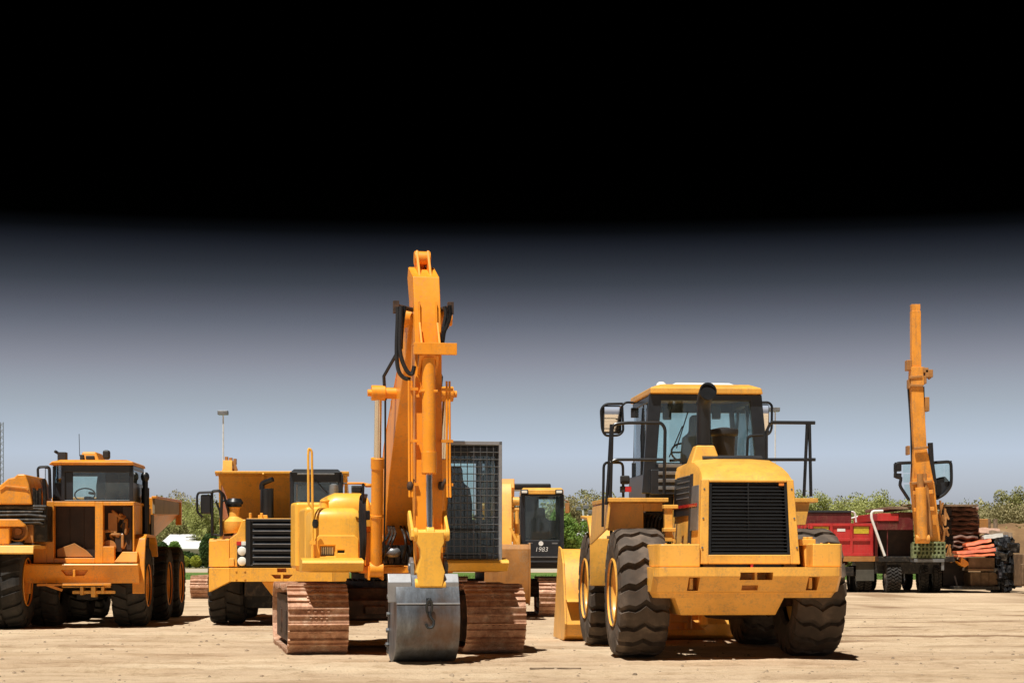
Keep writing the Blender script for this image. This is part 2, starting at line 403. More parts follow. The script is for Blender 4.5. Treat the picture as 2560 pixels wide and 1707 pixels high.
M['darksteel'] = simple('dark_wire',(.05,.055,.06),.4,.6,var=.3)
M['guardwire'] = simple('wire_mesh_steel',(.13,.14,.15),.4,.6,var=.3)
M['crane'] = paint('weathered_crane_paint', (.84,.33,.03), amount=.75, var=.3, scale=1.1, rough=.55)
# ================================================================== crawler excavator in front
E3 = (660, 1060, 2.45); E4 = (860, 600, 3.015)
def mirrored(path): return [(-p[0], p[1], p[2]) for p in path]
TRK = {}
def crawler(root, xc, L=4.1, H=.92, W=.80, n=46, tmat='rust', side=1):
    key = (L, H, W, n, tmat)
    if key not in TRK:
        t = track_mesh(L, H, W, n); t.materials.append(M[tmat])
        f = MB(); f.box(-.16, .16, .55, L-.55, H*.30, H*.64); f.box(-.35, .35, .80, L-.40, H*.15, H*.83); f.box(-.37, .37, 1.1, 1.5, H*.3, H*.6); f.box(-.37, .37, 2.3, 2.7, H*.3, H*.6); f.prism([(.35, H*.42), (.62, H*.30), (.62, H*.64), (.35, H*.56)], 'x', -.13, .13)
        f.prism([(L-.35, H*.42), (L-.62, H*.30), (L-.62, H*.64), (L-.35, H*.56)], 'x', -.13, .13)
        fm = f.mesh('track_frame'); fm.materials.append(M['rustdark'])
        i = MB(); r = H/2-.15
        i.lathe([(.05,-.12),(r*.55,-.10),(r*.7,-.04),(r*.9,-.05),(r,-.055),(r,.055),(r*.9,.05),(r*.7,.04),(r*.55,.10),(.05,.12)], n=32)
        im = i.mesh('idler'); im.materials.append(M['rustdark'])
        ro = MB(); ro.lathe([(.03,-.19),(.10,-.18),(.10,.18),(.03,.19)], n=16, cap=True); rm = ro.mesh('roller'); rm.materials.append(M['rustdark'])
        TRK[key] = (t, fm, im, rm)
    t, fm, im, rm = TRK[key]
    o = link('track', t, None, root); o.location = (xc, 0, 0)
    o = link('track_frame', fm, None, root); o.location = (xc, 0, 0)
    for y, nm in ((H/2, 'idler'), (L-H/2, 'sprocket')):
        o = link(nm, im, None, root); o.location = (xc, y, H/2)
    for k in range(6):
        o = link('roller', rm, None, root); o.location = (xc, .75+k*(L-1.5)/5, .20)
    for k in range(2):
        o = link('roller', rm, None, root); o.location = (xc, L*.36+k*L*.28, H*.72)

fe = Frame(1022, 25.45, 10, E3)
ex = thing('crawler_excavator', 'big orange excavator with tall raised arm and steel bucket resting on the ground', 'excavator', fe.loc(), fe.th)
def U(cx, cy, y): return fe.u(cx, cy, y)
def U4(cx, cy, y): return fe.u(cx, cy, y, E4)
crawler(ex, -1.19); crawler(ex, 1.19)
b = MB(); b.prism([(1.1,.52),(1.35,.40),(2.75,.40),(3.0,.52),(2.9,.86),(1.2,.86)], 'x', -.95, .95)
b.box(-.72, .72, .98, 1.12, .44, .70); b.box(-.5,-.2,.92,1.0,.5,.62); b.box(.1,.4,.92,1.0,.5,.62)
b.build('undercarriage', 'rustdark', ex, .02)
b = MB(); b.lathe([(.62,.84),(.66,.86),(.66,.95),(.58,.97),(.58,1.06),(.62,1.09)], (0,2.0,0), (0,0,1), 40, True)
for k in range(30):
    a = 2*PI*k/30; b.cyl((.63*math.cos(a), 2+.63*math.sin(a), .94), (.63*math.cos(a), 2+.63*math.sin(a), .985), .018, 6)
b.build('swing_ring', 'engine', ex)
b = MB(); b.box(-1.28, 1.30, .45, 3.4, 1.085, 1.17); b.box(-.62,.62,.2,.5,1.07,1.16); b.box(-.55,-.45,.25,1.9,1.17,1.62); b.box(.45,.55,.25,1.9,1.17,1.62)
b.build('upper_frame', 'exc', ex, .012)
# counterweight behind
b = MB(); b.prism([(-1.3,3.2),(-1.35,3.6),(-1.0,4.1),(-.4,4.3),(.4,4.3),(1.0,4.1),(1.35,3.6),(1.3,3.2)], 'z', 1.12, 2.1); b.build('counterweight', 'excbody', ex, .05)
b = MB(); b.box(-1.25, .35, 1.9, 3.2, 1.17, 2.0); b.build('engine_hood', 'excbody', ex, .06, 3)
# step shelves
def shelf(x0, x1, mat='exc'):
    s = MB(); s.prism([(-.16,1.245),(-.19,1.205),(-.05,1.10),(.46,1.09),(.46,1.255),(.1,1.275)], 'x', x0, x1)
    for k in range(int((x1-x0)/.12)):                                   # anti slip bars on top
        pass
    return s
xa, xb = U(205,870,-.15).x, U(612,870,-.15).x
b = shelf(xa+.06, xb); b.build('step_shelf', 'excbody', ex, .008)
b = shelf(U(1085,870,-.15).x, U(1500,870,-.15).x); b.build('step_shelf', 'excbody', ex, .008)
# storage box and tank on the left
def rbox(b, x0, x1, y0, y1, z0, z1, rx=.10, ry=.18, topcrown=.03):
    """box with rounded upper front and upper side edges"""
    prof = []
    for k in range(6):
        t = k/5*PI/2; prof.append((y0+ry-ry*math.cos(t), z1-ry+ry*math.sin(t)))
    rings = []
    for x, sh in ((x0, rx), (x0+rx*.3, rx*.35), (x0+rx, 0), (x1-rx, 0), (x1-rx*.3, rx*.35), (x1, rx)):
        rings.append([(x, y0+sh*.3, z0)] + [(x, p[0]+sh*.3, p[1]-sh) for p in prof] + [(x, y1, z1-sh), (x, y1, z0)])
    b.loft(rings)
    return b
x0, x1 = U(300,800,.32).x, U(592,800,.32).x; zt = U(450,512,.4).z
b = MB(); rbox(b, x0, x1, .30, 1.75, 1.25, zt, .09, .16); sb = b.build('storage_box', 'excbody', ex, .012, 2)
p0, p1 = U(345,745,.30), U(432,806,.30)
cut(sb, MB().box(p0.x, p1.x, .2, .37, p1.z, p0.z))
b = MB(); b.box(p0.x+.012, p1.x-.012, .335, .36, p1.z+.012, p0.z-.012)
wl = b.build('work_light', 'lamp', ex, .006)
b = MB()
for k in range(5): b.box(p0.x+.025+k*.029, p0.x+.033+k*.029, .322, .3345, p1.z+.012, p0.z-.012)
b.box(p0.x+.008, p1.x-.008, .32, .336, p1.z+.006, p1.z+.014)
b.build('light_guard', 'plastic', wl)
q0, q1 = U(312,680,.3), U(578,838,.3)
b = MB(); pts = [(q0.x,q1.z+.02),(q0.x+.02,q1.z),(q1.x-.02,q1.z),(q1.x,q1.z+.02),(q1.x,q0.z-.05),(q1.x-.05,q0.z),(q0.x+.05,q0.z),(q0.x,q0.z-.05)]
b.prism(pts, 'y', .268, .31); b = b.build('box_door', 'excbody', ex, .012)
cut(b, MB().box(p0.x-.01, p1.x+.01, .2, .4, p1.z-.01, p0.z+.01)); v0, v1 = U(450,770,.26), U(495,790,.26)
cut(b, MB().box(v0.x, v1.x, .25, .29, v1.z, v0.z))
b = MB(); b.box(v0.x+.004, v1.x-.004, .285, .30, v1.z+.003, v0.z-.003); b.build('vent', 'plastic', ex)
x2 = U(372,460,1.1).x; x3 = U(655,460,1.1).x; zt2 = U(500,422,1.2).z
b = MB(); rbox(b, x2, x3, 1.0, 2.3, 1.7, zt2, .14, .2); b.build('fuel_tank', 'excbody', ex, .01)
b = MB(); c = U(372,470,.7); b.cyl((c.x,.7,zt-.02),(c.x,.7,zt+.10),.055,16); b.cyl((c.x,.7,zt+.09),(c.x,.7,zt+.115),.065,16); b.build('filler_cap', 'excbody', ex, .006)
b = MB(); c = U(435,400,2.0); b.cyl((c.x,2.2,1.9),(c.x,2.2,c.z+.02),.065,16); b.lathe([(.065,0),(.06,.05),(.03,.07)], (c.x,2.2,c.z+.02),(0,0,1),16,True); b.build('exhaust_pipe', 'greysteel', ex)
# grab rail (flat yellow loop) and mirror post
b = MB(); r0, r1 = U(272,150,.22), U(293,150,.22)
za = U(280,500,.22).z; zb = U(280,722,.22).z; ztop = r0.z
b.tube(fillet([(r1.x+.01,.22,zb-.02),(r1.x+.01,.22,za-.05),(r1.x,.22,ztop-.03),(r0.x+.005,.22,ztop+.01),(r0.x-.003,.22,ztop-.08),(r0.x,.22,za+.03),(r0.x+.04,.22,za-.02),(r1.x,.22,za-.03)],.03), .016, 8)
b.tube([(r1.x+.01,.22,zb),(r1.x+.01,.22,1.25)], .022, 8); b.box(r1.x-.03,r1.x+.05,.2,.3,zb-.03,zb+.02)
b.build('grab_rail', 'excbody', ex)
b = MB(); g = U(315,600,.16); b.ball((g.x, .17, g.z-.02), .055, 10, (.8,.35,1.3)); b.build('side_mirror', 'black', ex)
h0 = U(603,352,.15)
b = MB(); b.tube(fillet([(h0.x,.15,1.25),(h0.x-.01,.15,1.7),(h0.x+.01,.15,h0.z-.02)],.1), .02, 8); b.build('mirror_post', 'black', ex)
b = MB(); e0, e1 = U(510,362,.15), U(650,372,.15); b.tube([(e0.x,.15,e0.z),(h0.x,.15,e0.z),(e1.x,.15,e1.z)], .016, 8); c = U(640,375,.15); b.ball((c.x,.15,c.z), .035, 8, (1.6,1,1)); b.build('mirror_bracket', 'exc', ex)
m0, m1 = U(535,378,.13), U(597,420,.13)
b = MB(); b.box(m0.x, m1.x, .10, .16, m1.z, m0.z); b.build('mirror', 'black', ex, .02)
# hoses bunched beside the box
b = MB()
for k in range(5):
    xx = U(590+k*7,640,.1).x
    b.tube(fillet([(xx,.1+.02*k,1.25),(xx+.01*math.sin(k*2),.08,1.5),(xx-.012*math.cos(k),.1,1.75),(xx,.14,2.08-.02*k),(xx+.05,.35,2.12)],.12), .014, 7)
b.build('hose_bundle', 'hose', ex)
b = MB(); b.box(U(585,530,.6).x, U(650,580,.6).x, .6, .9, U(600,585,.6).z, U(600,528,.6).z); b.build('air_inlet', 'black', ex, .01)
# valve and hoses under the boom foot
b = MB(); b.box(-.42,.42,.55,.9,1.175,1.45); rnd = random.Random(3)
for k in range(9): b.box(-.38+.085*k, -.32+.085*k, .48, .56, 1.2, 1.44-rnd.random()*.08)
for k in range(8):
    x = rnd.uniform(-.4,.4); b.tube(fillet([(x,.5,1.25),(x+.03,.32,1.35+rnd.random()*.15),(x*.6,.42,1.6),(x*.5,.9,1.72)],.12), .017, 6)
b.build('swing_motor', 'engine', ex, 0)
c = U(790,775,.4); b = MB(); b.ball((c.x,.42,c.z-.02), .11, 14, (1,.8,.7)); b.build('filter_bowl', 'greysteel', ex)
# boom
top = [(1.68,1.55),(1.66,1.75),(1.42,2.42),(1.1,2.76),(.75,2.98),(.1,3.34),(-.52,3.66),(-1.1,3.99),(-1.55,4.30),(-1.66,4.36)]
bot = [(-1.74,4.30),(-1.72,4.16),(-1.4,3.78),(-.7,3.22),(0,2.72),(.45,2.32),(.68,1.98),(.88,1.62),(1.08,1.40),(1.35,1.33),(1.58,1.38)]
def boomring(x): return [(x, y, z) for y, z in top+bot]
b = MB(); b.loft([boomring(-.215), boomring(.215)]); b.build('boom', 'exc', ex, .015)
b = MB()
for i in range(len(top)-2):                                    # weld flange along the top edges
    a, c = top[i+1], top[i+2]
for y, z in ((-.38,3.42),):
    b.cyl((-.40,y,z),(.40,y,z),.075,20)
b.build('boom_pin', 'exc', ex, .006)
MB().cyl((-.48,1.42,1.52),(.48,1.42,1.52),.09,20).build('boom_pin', 'exc', ex, .006)
MB().cyl((-.29,-1.62,4.24),(.29,-1.62,4.24),.10,20).build('boom_pin', 'exc', ex, .006)
for sx in (-1, 1):
    t0, t1 = U(687,880,.12), U4(258,1140,-.38)
    x0 = -abs(t0.x)*-sx if False else sx*abs(t0.x); x1 = sx*abs(t1.x)
    A, B = Vector((x0,.12,1.12)), Vector((x1,-.38,3.42)); d = (B-A)
    b = MB(); z1 = U(687,215,-.1).z; t = (z1-A.z)/d.z; Mx = A+d*t
    b.cyl(A, A+d*t, .078, 24); b.cyl(A+d*(t-.055), A+d*(t+.005), .088, 24); b.cyl(A+d*.30, A+d*.315, .088, 24); b.cyl(A-Vector((.09,0,0)), A+Vector((.09,0,0)), .10, 20)
    b.beam(A+Vector((-.09,.02,-.05)), A+Vector((-.09,.5,-.02)), .03, .18); b.beam(A+Vector((.09,.02,-.05)), A+Vector((.09,.5,-.02)), .03, .18)
    cy = b.build('boom_cylinder', 'exc', ex, .004)
    b = MB(); b.cyl(A+d*t, B, .048, 20); b.build('piston_rod', 'chrome', cy)
    b = MB(); b.cyl(B-Vector((.09,0,0)), B+Vector((.09,0,0)), .10, 20); b.cyl(B-Vector((.14,0,0)), B+Vector((.14,0,0)), .045, 12); b.cyl((B.x, B.y, B.z),(0,B.y,B.z),.055,16); b.build('rod_eye', 'exc', cy, .006)
    b = MB(); off = Vector((sx*-.10,-.03,0)); b.tube([A+d*.1+off, A+d*.6+off, A+d*.63+off*1.0, A+d*.98+off*.9], .013, 6); b.tube([A+d*.96+off*.9, A+d*1.05+off*.7+Vector((0,0,.1)), Vector((sx*.235,-.55,3.9))], .022, 8); b.build('boom_hose', 'hose', cy)
# pipes clipped along the boom top
b = MB()
for k, xx in enumerate((-.20,-.14)):
    b.tube([(xx, y+.02, z+.05) for y, z in top[2:-1]], .017, 6)
b.build('boom_pipes', 'exc', ex)
# lifting lugs at the left edge of the boom
b = MB()
for (y, z) in ((-.95,3.92),(-1.45,4.24),(.1,3.40)):
    b.box(-.26,-.20,y-.07,y+.05,z,z+.10)
b.build('hose_clamps', 'exc', ex, .01)
# stick cylinder over the boom
A, B = Vector((0,.6,3.35)), Vector((0,-1.38,4.98)); d = B-A
b = MB(); b.cyl(A, A+d*.62, .09, 20); b.box(-.16,-.12,.5,.75,3.05,3.42); b.box(.12,.16,.5,.75,3.05,3.42); sc = b.build('stick_cylinder', 'exc', ex, .005)
b = MB(); b.cyl(A+d*.62, B, .05, 16); b.build('piston_rod', 'chrome', sc)
# stick
W1 = .165
fr_ = [(-1.30,4.93),(-1.78,4.74),(-1.86,4.48),(-1.98,3.92),(-1.99,3.72),(-2.02,2.6),(-2.09,1.55),(-2.14,1.02),(-2.08,.93),(-1.95,.93)]
bk_ = [(-1.88,1.02),(-1.72,2.0),(-1.60,3.1),(-1.55,3.8),(-1.50,4.05),(-1.38,4.5),(-1.20,4.80)]
def ring(x): return [(x, y, z) for y, z in fr_+bk_]
b = MB(); b.loft([ring(-W1), ring(W1)]); st = b.build('stick', 'exc', ex, .012)
b = MB()                                                       # raised ribs, lug plates
for x in (-.105, .105):
    b = MB(); b.beam((x,-1.895,4.42),(x,-2.0,3.80),.022,.05,(0,-1,0)); b.build('stiffener', 'exc', st, .004)
b = MB()
for x in (-.085,.055):
    b.prism([(-1.22,4.80),(-1.72,4.74),(-1.50,5.02),(-1.44,5.12),(-1.32,5.12),(-1.27,5.0)], 'x', x, x+.03)
b.cyl((-.10,-1.385,5.03),(.10,-1.385,5.03),.085,24)
b.build('stick_lugs', 'exc', st, .006)
pl, pr = U4(515,775,-2.1), U4(838,875,-2.1)
b = MB(); b.box(pl.x, pr.x, -2.26, -2.20, pr.z, pl.z-.01); b.box(pl.x, pr.x, -2.20, -1.98, pl.z-.03, pl.z-.012)
for x in (-.12,.10): b.prism([(-1.99,pl.z+.27),(-2.19,pl.z-.01),(-1.99,pl.z-.01)], 'x', x, x+.025)
b.build('guard_plate', 'exc', st, .005)
# stick side bosses with hose fittings
for sx in (-1, 1):
    b = MB(); b.cyl((sx*.16,-1.64,4.24),(sx*.30,-1.64,4.24),.115,20); b.cyl((sx*.29,-1.64,4.24),(sx*.34,-1.64,4.24),.085,16)
    b.build('pivot_boss', 'exc', st, .01)
    zt_ = U4(440,485,-1.9).z; zb_ = U4(480,1050,-2.05).z
    runs = ([(405,505),(404,620),(398,760),(398,890),(412,985),(448,1035),(500,1052)], [(428,500),(424,640),(420,800),(436,900),(474,985),(510,1010),(522,985),(530,950)], [(458,500),(442,600),(432,720),(428,820)]) if sx < 0 else ([(758,500),(768,560),(752,650),(744,730),(742,790)], [(795,495),(800,560),(778,640),(755,690),(744,760)]  )
    for ri, rn in enumerate(runs):
        b = MB(); b.tube(spline([tuple(U4(x,y,-2.03-.03*(ri%2))) for x, y in rn]), .026, 8); b.build('hydraulic_hose', 'hose', st)
    b.build('hydraulic_hose', 'hose', st)
    b = MB()
    b = MB(); xe_ = U4(392 if sx < 0 else 803, 495, -1.98).x; b.cyl((xe_,-1.98,zt_-.03),(sx*.14,-1.75,zt_-.05),.030,10); b.box(xe_-.035,xe_+.035,-2.02,-1.94,zt_-.12,zt_+.03)
    b.build('hose_fitting', 'rustdark', st, .004)
    b = MB(); zc = U4(520,1060,-2.05).z; xo = sx*.215
    for dx in (0, .035): b.tube(fillet([(xo+sx*dx,-2.06,zc),(xo+sx*dx,-2.10,zc-1.2),(xo+sx*dx,-2.14,zc-1.42)],.1), .014, 7)
    for z in (zc-.12, zc-.75, zc-1.28): b.box(min(xo,sx*.16)-.02, max(xo,sx*.16)+.055*(sx>0)+.02, -2.10, -2.04, z, z+.035)
    b.build('stick_pipes', 'exc', st)
    c = U(895 if sx < 0 else 1085, 378, -2.12); b = MB(); b.ball((c.x,-2.12,c.z), .042, 10, (1,1,1.5)); b.cyl((c.x,-2.12,c.z-.02),(sx*.2,-2.08,c.z+.08),.022,8); b.build('shut_off_valve', 'rustdark', st)
# bucket cylinder on the face of the stick
cx_ = U(1017,200,-2.28).x
zt_, zm, zb_ = U4(650,885,-2.2).z, U(1017,300,-2.25).z, U(1017,675,-2.28).z
b = MB(); b.cyl((cx_,-2.14,zt_),(cx_,-2.20,zm),.082,28); b.cyl((cx_,-2.195,zm+.26),(cx_,-2.20,zm),.094,28)
for k in range(12):
    a = 2*PI*k/12; b.cyl((cx_+.075*math.cos(a),-2.20+.075*math.sin(a),zm-.015),(cx_+.075*math.cos(a),-2.20+.075*math.sin(a),zm+.02),.012,6)
b.cyl((-.12+cx_,-2.12,zt_+.03),(.12+cx_,-2.12,zt_+.03),.07,20)
for x in (-.12,.085): b.prism([(-1.97,zt_+.16),(-2.14,zt_+.12),(-2.20,zt_+.02),(-2.14,zt_-.08),(-1.97,zt_-.22)], 'x', cx_+x, cx_+x+.035)
b.box(cx_-.105,cx_+.105,-2.22,-2.0,zt_-.42,zt_-.39)
bc = b.build('bucket_cylinder', 'exc', ex, .005)
b = MB(); b.cyl((cx_,-2.20,zm),(cx_,-2.26,zb_),.040,20); b.build('piston_rod', 'chrome', bc)
# linkage
b = MB(); l0, l1 = U(915,675,-2.27), U(1135,675,-2.27)
b.cyl((l0.x,-2.26,zb_),(l1.x,-2.26,zb_),.062,24); b.cyl((cx_-.05,-2.26,zb_),(cx_+.05,-2.26,zb_),.092,24)
b.cyl((l1.x-.05,-2.26,zb_),(l1.x,-2.26,zb_),.078,20); b.cyl((l0.x,-2.26,zb_),(l0.x+.05,-2.26,zb_),.085,20)
zbk = U(1000,985,-2.3).z
for sx in (-1, 1):                                               # guide links from link pin back to the stick
    b.prism([(-2.33,zb_-.03),(-2.22,zb_-.07),(-1.96,zb_+.12),(-1.93,zb_+.26),(-2.0,zb_+.30),(-2.30,zb_+.06)], 'x', cx_+sx*.215-.02, cx_+sx*.215+.02)
def hring(y, z0off):
    return None
w = [(.155,zb_+.03),(.165,zb_-.10),(.13,zb_-.17),(.12,zb_-.28),(.15,zb_-.38),(.175,zb_-.46),(.165,zbk+.12),(.15,zbk+.02),(.14,zbk-.02)]
pts = [(cx_-a, z) for a, z in w] + [(cx_+a, z) for a, z in reversed(w)]
b.prism(pts, 'y', -2.36, -2.19)
b.cyl((cx_-.19,-2.27,zbk),(cx_+.19,-2.27,zbk),.082,24)
b.build('bucket_link', 'excbody', ex, .012)
for sx in (-1, 1):
    b = MB(); xx = cx_+sx*.205
    b.prism([(-2.26,zbk+.0),(-2.34,zbk-.12),(-2.30,.80),(-2.0,.80),(-1.98,zbk+.25),(-2.08,zbk+.34),(-2.20,zbk+.28)], 'x', xx-.022, xx+.022)
    b.cyl((xx-.035*1,-2.24,zbk),(xx+.035,-2.24,zbk),.06,16); b.cyl((xx-.04,-2.10,zbk+.22),(xx+.04,-2.10,zbk+.22),.045,16); b.cyl((xx-.04,-2.22,.83),(xx+.04,-2.22,.83),.035,12)
    b.build('bucket_ear', 'greysteel', ex, .008)
# bucket
bx0, bx1 = U(812,1300,-2.42).x, U(1200,1300,-2.42).x
prof = [(-1.72,1.06),(-2.26,1.07),(-2.32,.98),(-2.38,.84),(-2.42,.74),(-2.445,.66),(-2.455,.57),(-2.445,.47),(-2.415,.37),(-2.365,.27),(-2.295,.18),(-2.20,.105),(-2.09,.045),(-1.95,.01),(-1.80,.0),(-1.65,.03),(-1.48,.10)]
rings = []
th = .03
outer = prof; 
def offs(prof, d):
    o = []
    for i, p in enumerate(prof):
        a = prof[max(i-1,0)]; c = prof[min(i+1,len(prof)-1)]; t = Vector((c[0]-a[0], c[1]-a[1])).normalized(); n = Vector((-t.y, t.x)); o.append((p[0]-n.x*-d, p[1]-n.y*-d))
    return o
inn = offs(prof, .03)
b = MB()
closed = outer+list(reversed(inn))
b.loft([[(bx0, y, z) for y, z in closed], [(bx1, y, z) for y, z in closed]])
bkt = b.build('bucket', 'steel', ex, .004)
side = [p for p in inn[1:]]+[(-1.50,.30),(-1.62,.62),(-1.70,.96)]
for x in (bx0+.004, bx1-.034):
    b = MB(); b.prism(side, 'x', x, x+.03); b.prism([(-1.46,.08),(-1.40,.10),(-1.56,.60),(-1.68,.98),(-1.78,.98),(-1.64,.58)], 'x', x-.012, x+.042)
    b.build('side_plate', 'steel', bkt, .004)
b = MB()
for y, z in ((-1.52,.20),(-1.58,.38),(-1.64,.58),(-1.70,.8)):
    b.cyl((bx0-.035,y,z),(bx0,y,z),.028,8)
b.build('plate_bolts', 'greysteel', bkt)
zc1 = U(1000,1120,-2.4).z
for xx0, xx1 in ((bx0-.09, bx0+.19), (bx1-.19, bx1+.0)):          # upper shoulder plates, slightly wider
    b = MB(); b.prism([(-2.275,1.085),(-2.345,.98),(-2.33,.74),(-2.28,.74),(-2.2,1.085)], 'x', xx0, xx1); b.build('shoulder_plate', 'silver', bkt, .008)
b = MB(); b.box(bx0, bx1, -2.437, -2.40, .715, .735); b.build('crease_band', 'silver', bkt, .004)  # paler strip along the crease of the shell
b = MB()
for k in range(5):
    x = bx0+.08+k*(bx1-bx0-.16)/4; b.loft([[(x-.045,-1.5,.07),(x+.045,-1.5,.07),(x+.045,-1.5,.14),(x-.045,-1.5,.14)], [(x-.035,-1.25,.17),(x+.035,-1.25,.17),(x+.035,-1.25,.185),(x-.035,-1.25,.185)]])
b.build('bucket_tooth_row', 'rustdark', bkt)
b = MB(); sx_, sz = U(1010,1090,-2.45).x, U(1010,1090,-2.45).z
b.box(sx_-.03,sx_+.03,-2.44,-2.36,sz-.02,sz+.05)
b.tube([(sx_+.032*math.cos(a), -2.49-.02*math.sin(a), sz-.055+.085*math.sin(a)) for a in [k*PI/8 for k in range(17)]], .016, 8, False)
b.tube(spline([(sx_+.005,-2.50,sz-.12),(sx_+.015,-2.51,sz-.18),(sx_+.05,-2.515,sz-.23),(sx_+.035,-2.52,sz-.29),(sx_-.02,-2.52,sz-.30),(sx_-.045,-2.52,sz-.25)]), [.017]*31, 8)  # dark curl modelled in place of the shadow below the ring
b.build('lifting_eye_and_shadow', 'darksteel', bkt)
# cab
cx0, cx1 = .34, U(1448,600,-.05).x
zc0, zc1 = U(1440,835,-.05).z, U(1440,130,-.05).z
def post(b, x, y, w=.06, z0=zc0, z1=zc1): b.box(x-w/2, x+w/2, y-w/2, y+w/2, z0, z1)
b = MB()
for x in (cx0+.03, cx1-.03):
    post(b, x, .03, .065); post(b, x, .85, .07); post(b, x, 1.62, .08)
b.box(cx0, cx1, 0, 1.66, zc1-.02, zc1+.045); b.box(cx0, cx1, -.005, .07, zc0, zc0+.08)
b.box(cx0, cx1, 1.60, 1.66, zc0, zc0+.58); b.box(cx0, cx0+.04, .05, 1.6, zc0, zc0+.5); b.box(cx1-.04, cx1, .05, 1.6, zc0, zc0+.55)
b.box(cx0, cx1, -.004, .06, zc1-.14, zc1-.02); b.box(cx0, cx1, 1.60, 1.66, zc1-.16, zc1-.02)
b.box(cx0,cx1,0,1.66,zc0-.06,zc0+.02); b.box(cx0,cx1,.02,.05,zc0+.40,zc0+.43)
cab = b.build('cab', 'cabdark', ex, .012)
b = MB(); b.box(cx0+.065, cx1-.065, .028, .034, zc0+.43, zc1-.14); b.box(cx0+.065, cx1-.065, .028, .034, zc0+.08, zc0+.40); b.build('windscreen', 'glass', cab)
b = MB(); b.box(cx0+.1, cx1-.1, 1.63, 1.636, zc0+.58, zc1-.16); b.build('rear_window', 'glass', cab)
b = MB(); b.box(cx1-.025, cx1-.02, .08, 1.56, zc0+.55, zc1-.02); b.build('side_window', 'glassdark', cab); b = MB(); b.box(cx0+.02, cx0+.025, .08, 1.56, zc0+.5, zc1-.02); b.build('side_window', 'glassdark', cab)
def seat(parent, x, y, z, s=1.):
    b = MB(); b.prism([(y-.25*s,z+.36*s),(y-.27*s,z+.46*s),(y+.22*s,z+.44*s),(y+.22*s,z+.34*s)], 'x', x-.25*s, x+.25*s)
    rings = []
    for zz, hw, yy in ((.44,.24,.20),(.75,.25,.24),(.98,.22,.28),(1.04,.14,.29),(1.08,.13,.30),(1.24,.12,.31),(1.28,.09,.31)):
        rings.append([(x-hw*s,y+yy*s,z+zz*s),(x+hw*s,y+yy*s,z+zz*s),(x+hw*s,y+(yy+.10)*s,z+zz*s),(x-hw*s,y+(yy+.10)*s,z+zz*s)])
    b.loft(rings); b.box(x-.2*s,x+.2*s,y-.2*s,y+.2*s,z,z+.35*s)
    for q in (-1,1): b.box(x+q*.30*s-.04*s, x+q*.30*s+.04*s, y-.22*s, y+.22*s, z+.55*s, z+.60*s); b.box(x+q*.34*s-.07*s, x+q*.34*s+.07*s, y-.32*s, y+.05*s, z+.2*s, z+.50*s)
    return b.build('seat', 'seat', parent, .02*s)
seat(cab, cx0+.42, .75, zc0+.03)
b = MB(); b.tube([(cx0+.2,.3,zc0+.1),(cx0+.22,.34,zc0+.55)], .015, 6); b.tube([(cx0+.62,.3,zc0+.1),(cx0+.6,.34,zc0+.55)], .015, 6); b.build('control_levers', 'plastic', cab)
# wire guard on the front
b = MB(); gx0, gx1 = cx0-.01, cx1-.015; nx, nz = 11, 16
gz0, gz1 = zc0+.0, zc1-.0
for k in range(nx):
    x = gx0+(gx1-gx0)*k/(nx-1); b.tube([(x+.0, -.10+.008*(-1)**(j), gz0+(gz1-gz0)*j/nz) for j in range(nz+1)], .0065, 5)
for j in range(nz+1):
    z = gz0+(gz1-gz0)*j/nz; b.tube([(gx0+(gx1-gx0)*k/(nx-1), -.10-.008*(-1)**(j)*(1 if k % 2 else -1), z) for k in range(nx)], .0065, 5)
b.build('wire_guard', 'guardwire', cab)
b = MB(); b.box(cx1-.03, cx1+.012, -.115, .55, zc0, zc1+.05); b.prism([(-.115,zc1),(-.115,zc1+.05),(.55,zc1+.05),(.55,zc1)], 'x', cx0, cx1+.012)
gf = b.build('guard_frame', 'silver', cab, .006)
t = text_mesh('2', .085, .001, 0, .002)
for k in range(3):
    o = link('number', t, 'white', cab); o.location = (cx0+.005, -.117, U(1075,525+k*26,-.115).z); 
b = MB(); b.box(cx0-.03,cx0+.045,-.114,-.09,zc0+.3,zc0+1.25); b.build('front_post', 'cabdark', cab)
# ================================================================== wheel loader seen from behind
CA = (1380, 940, 2.178)
fl = Frame(1819.5, 25.0, 5, CA)
ld = thing('wheel_loader', 'big yellow wheel loader seen from behind with black radiator grille and tall exhaust', 'wheel loader', fl.loc(), fl.th)
def V(cx, cy, y): return fl.u(cx, cy, y)
R1, W1_ = .83, .66
for x, out in ((-1.14,-1),(1.12,1)):
    for y in (0, 3.35):
        wheel(ld, (x-(.06 if y == 0 else 0), y, R1), R1, W1_, 'wave', 19, .40, 'yellow', 'rub', out, 0, .13*y+.05*x)
# counterweight bumper
a0, a1 = V(558,1100,-1.35).x, V(1588,1100,-1.35).x
zt, zm, zb = V(1000,1040,-1.35).z, V(1000,1180,-1.35).z, V(1000,1208,-1.3).z
mid = (a0+a1)/2; hw = (a1-a0)/2
def cwring(z, yb, h, ch=.16, yf=-.35):
    return [(mid-h, yf, z), (mid-h, yb+ch, z), (mid-h+ch*.35, yb+ch*.25, z), (mid-h+ch, yb, z), (mid+h-ch, yb, z), (mid+h-ch*.35, yb+ch*.25, z), (mid+h, yb+ch, z), (mid+h, yf, z)]
b = MB(); b.loft([cwring(zb, -1.13, hw-.06), cwring(zm, -1.15, hw-.02), cwring(zm+.015, -1.22, hw-.0), cwring(zt-.13, -1.38, hw), cwring(zt-.11, -1.41, hw), cwring(zt, -1.41, hw)])
cw = b.build('counterweight', 'yellow', ld, .018, 3)
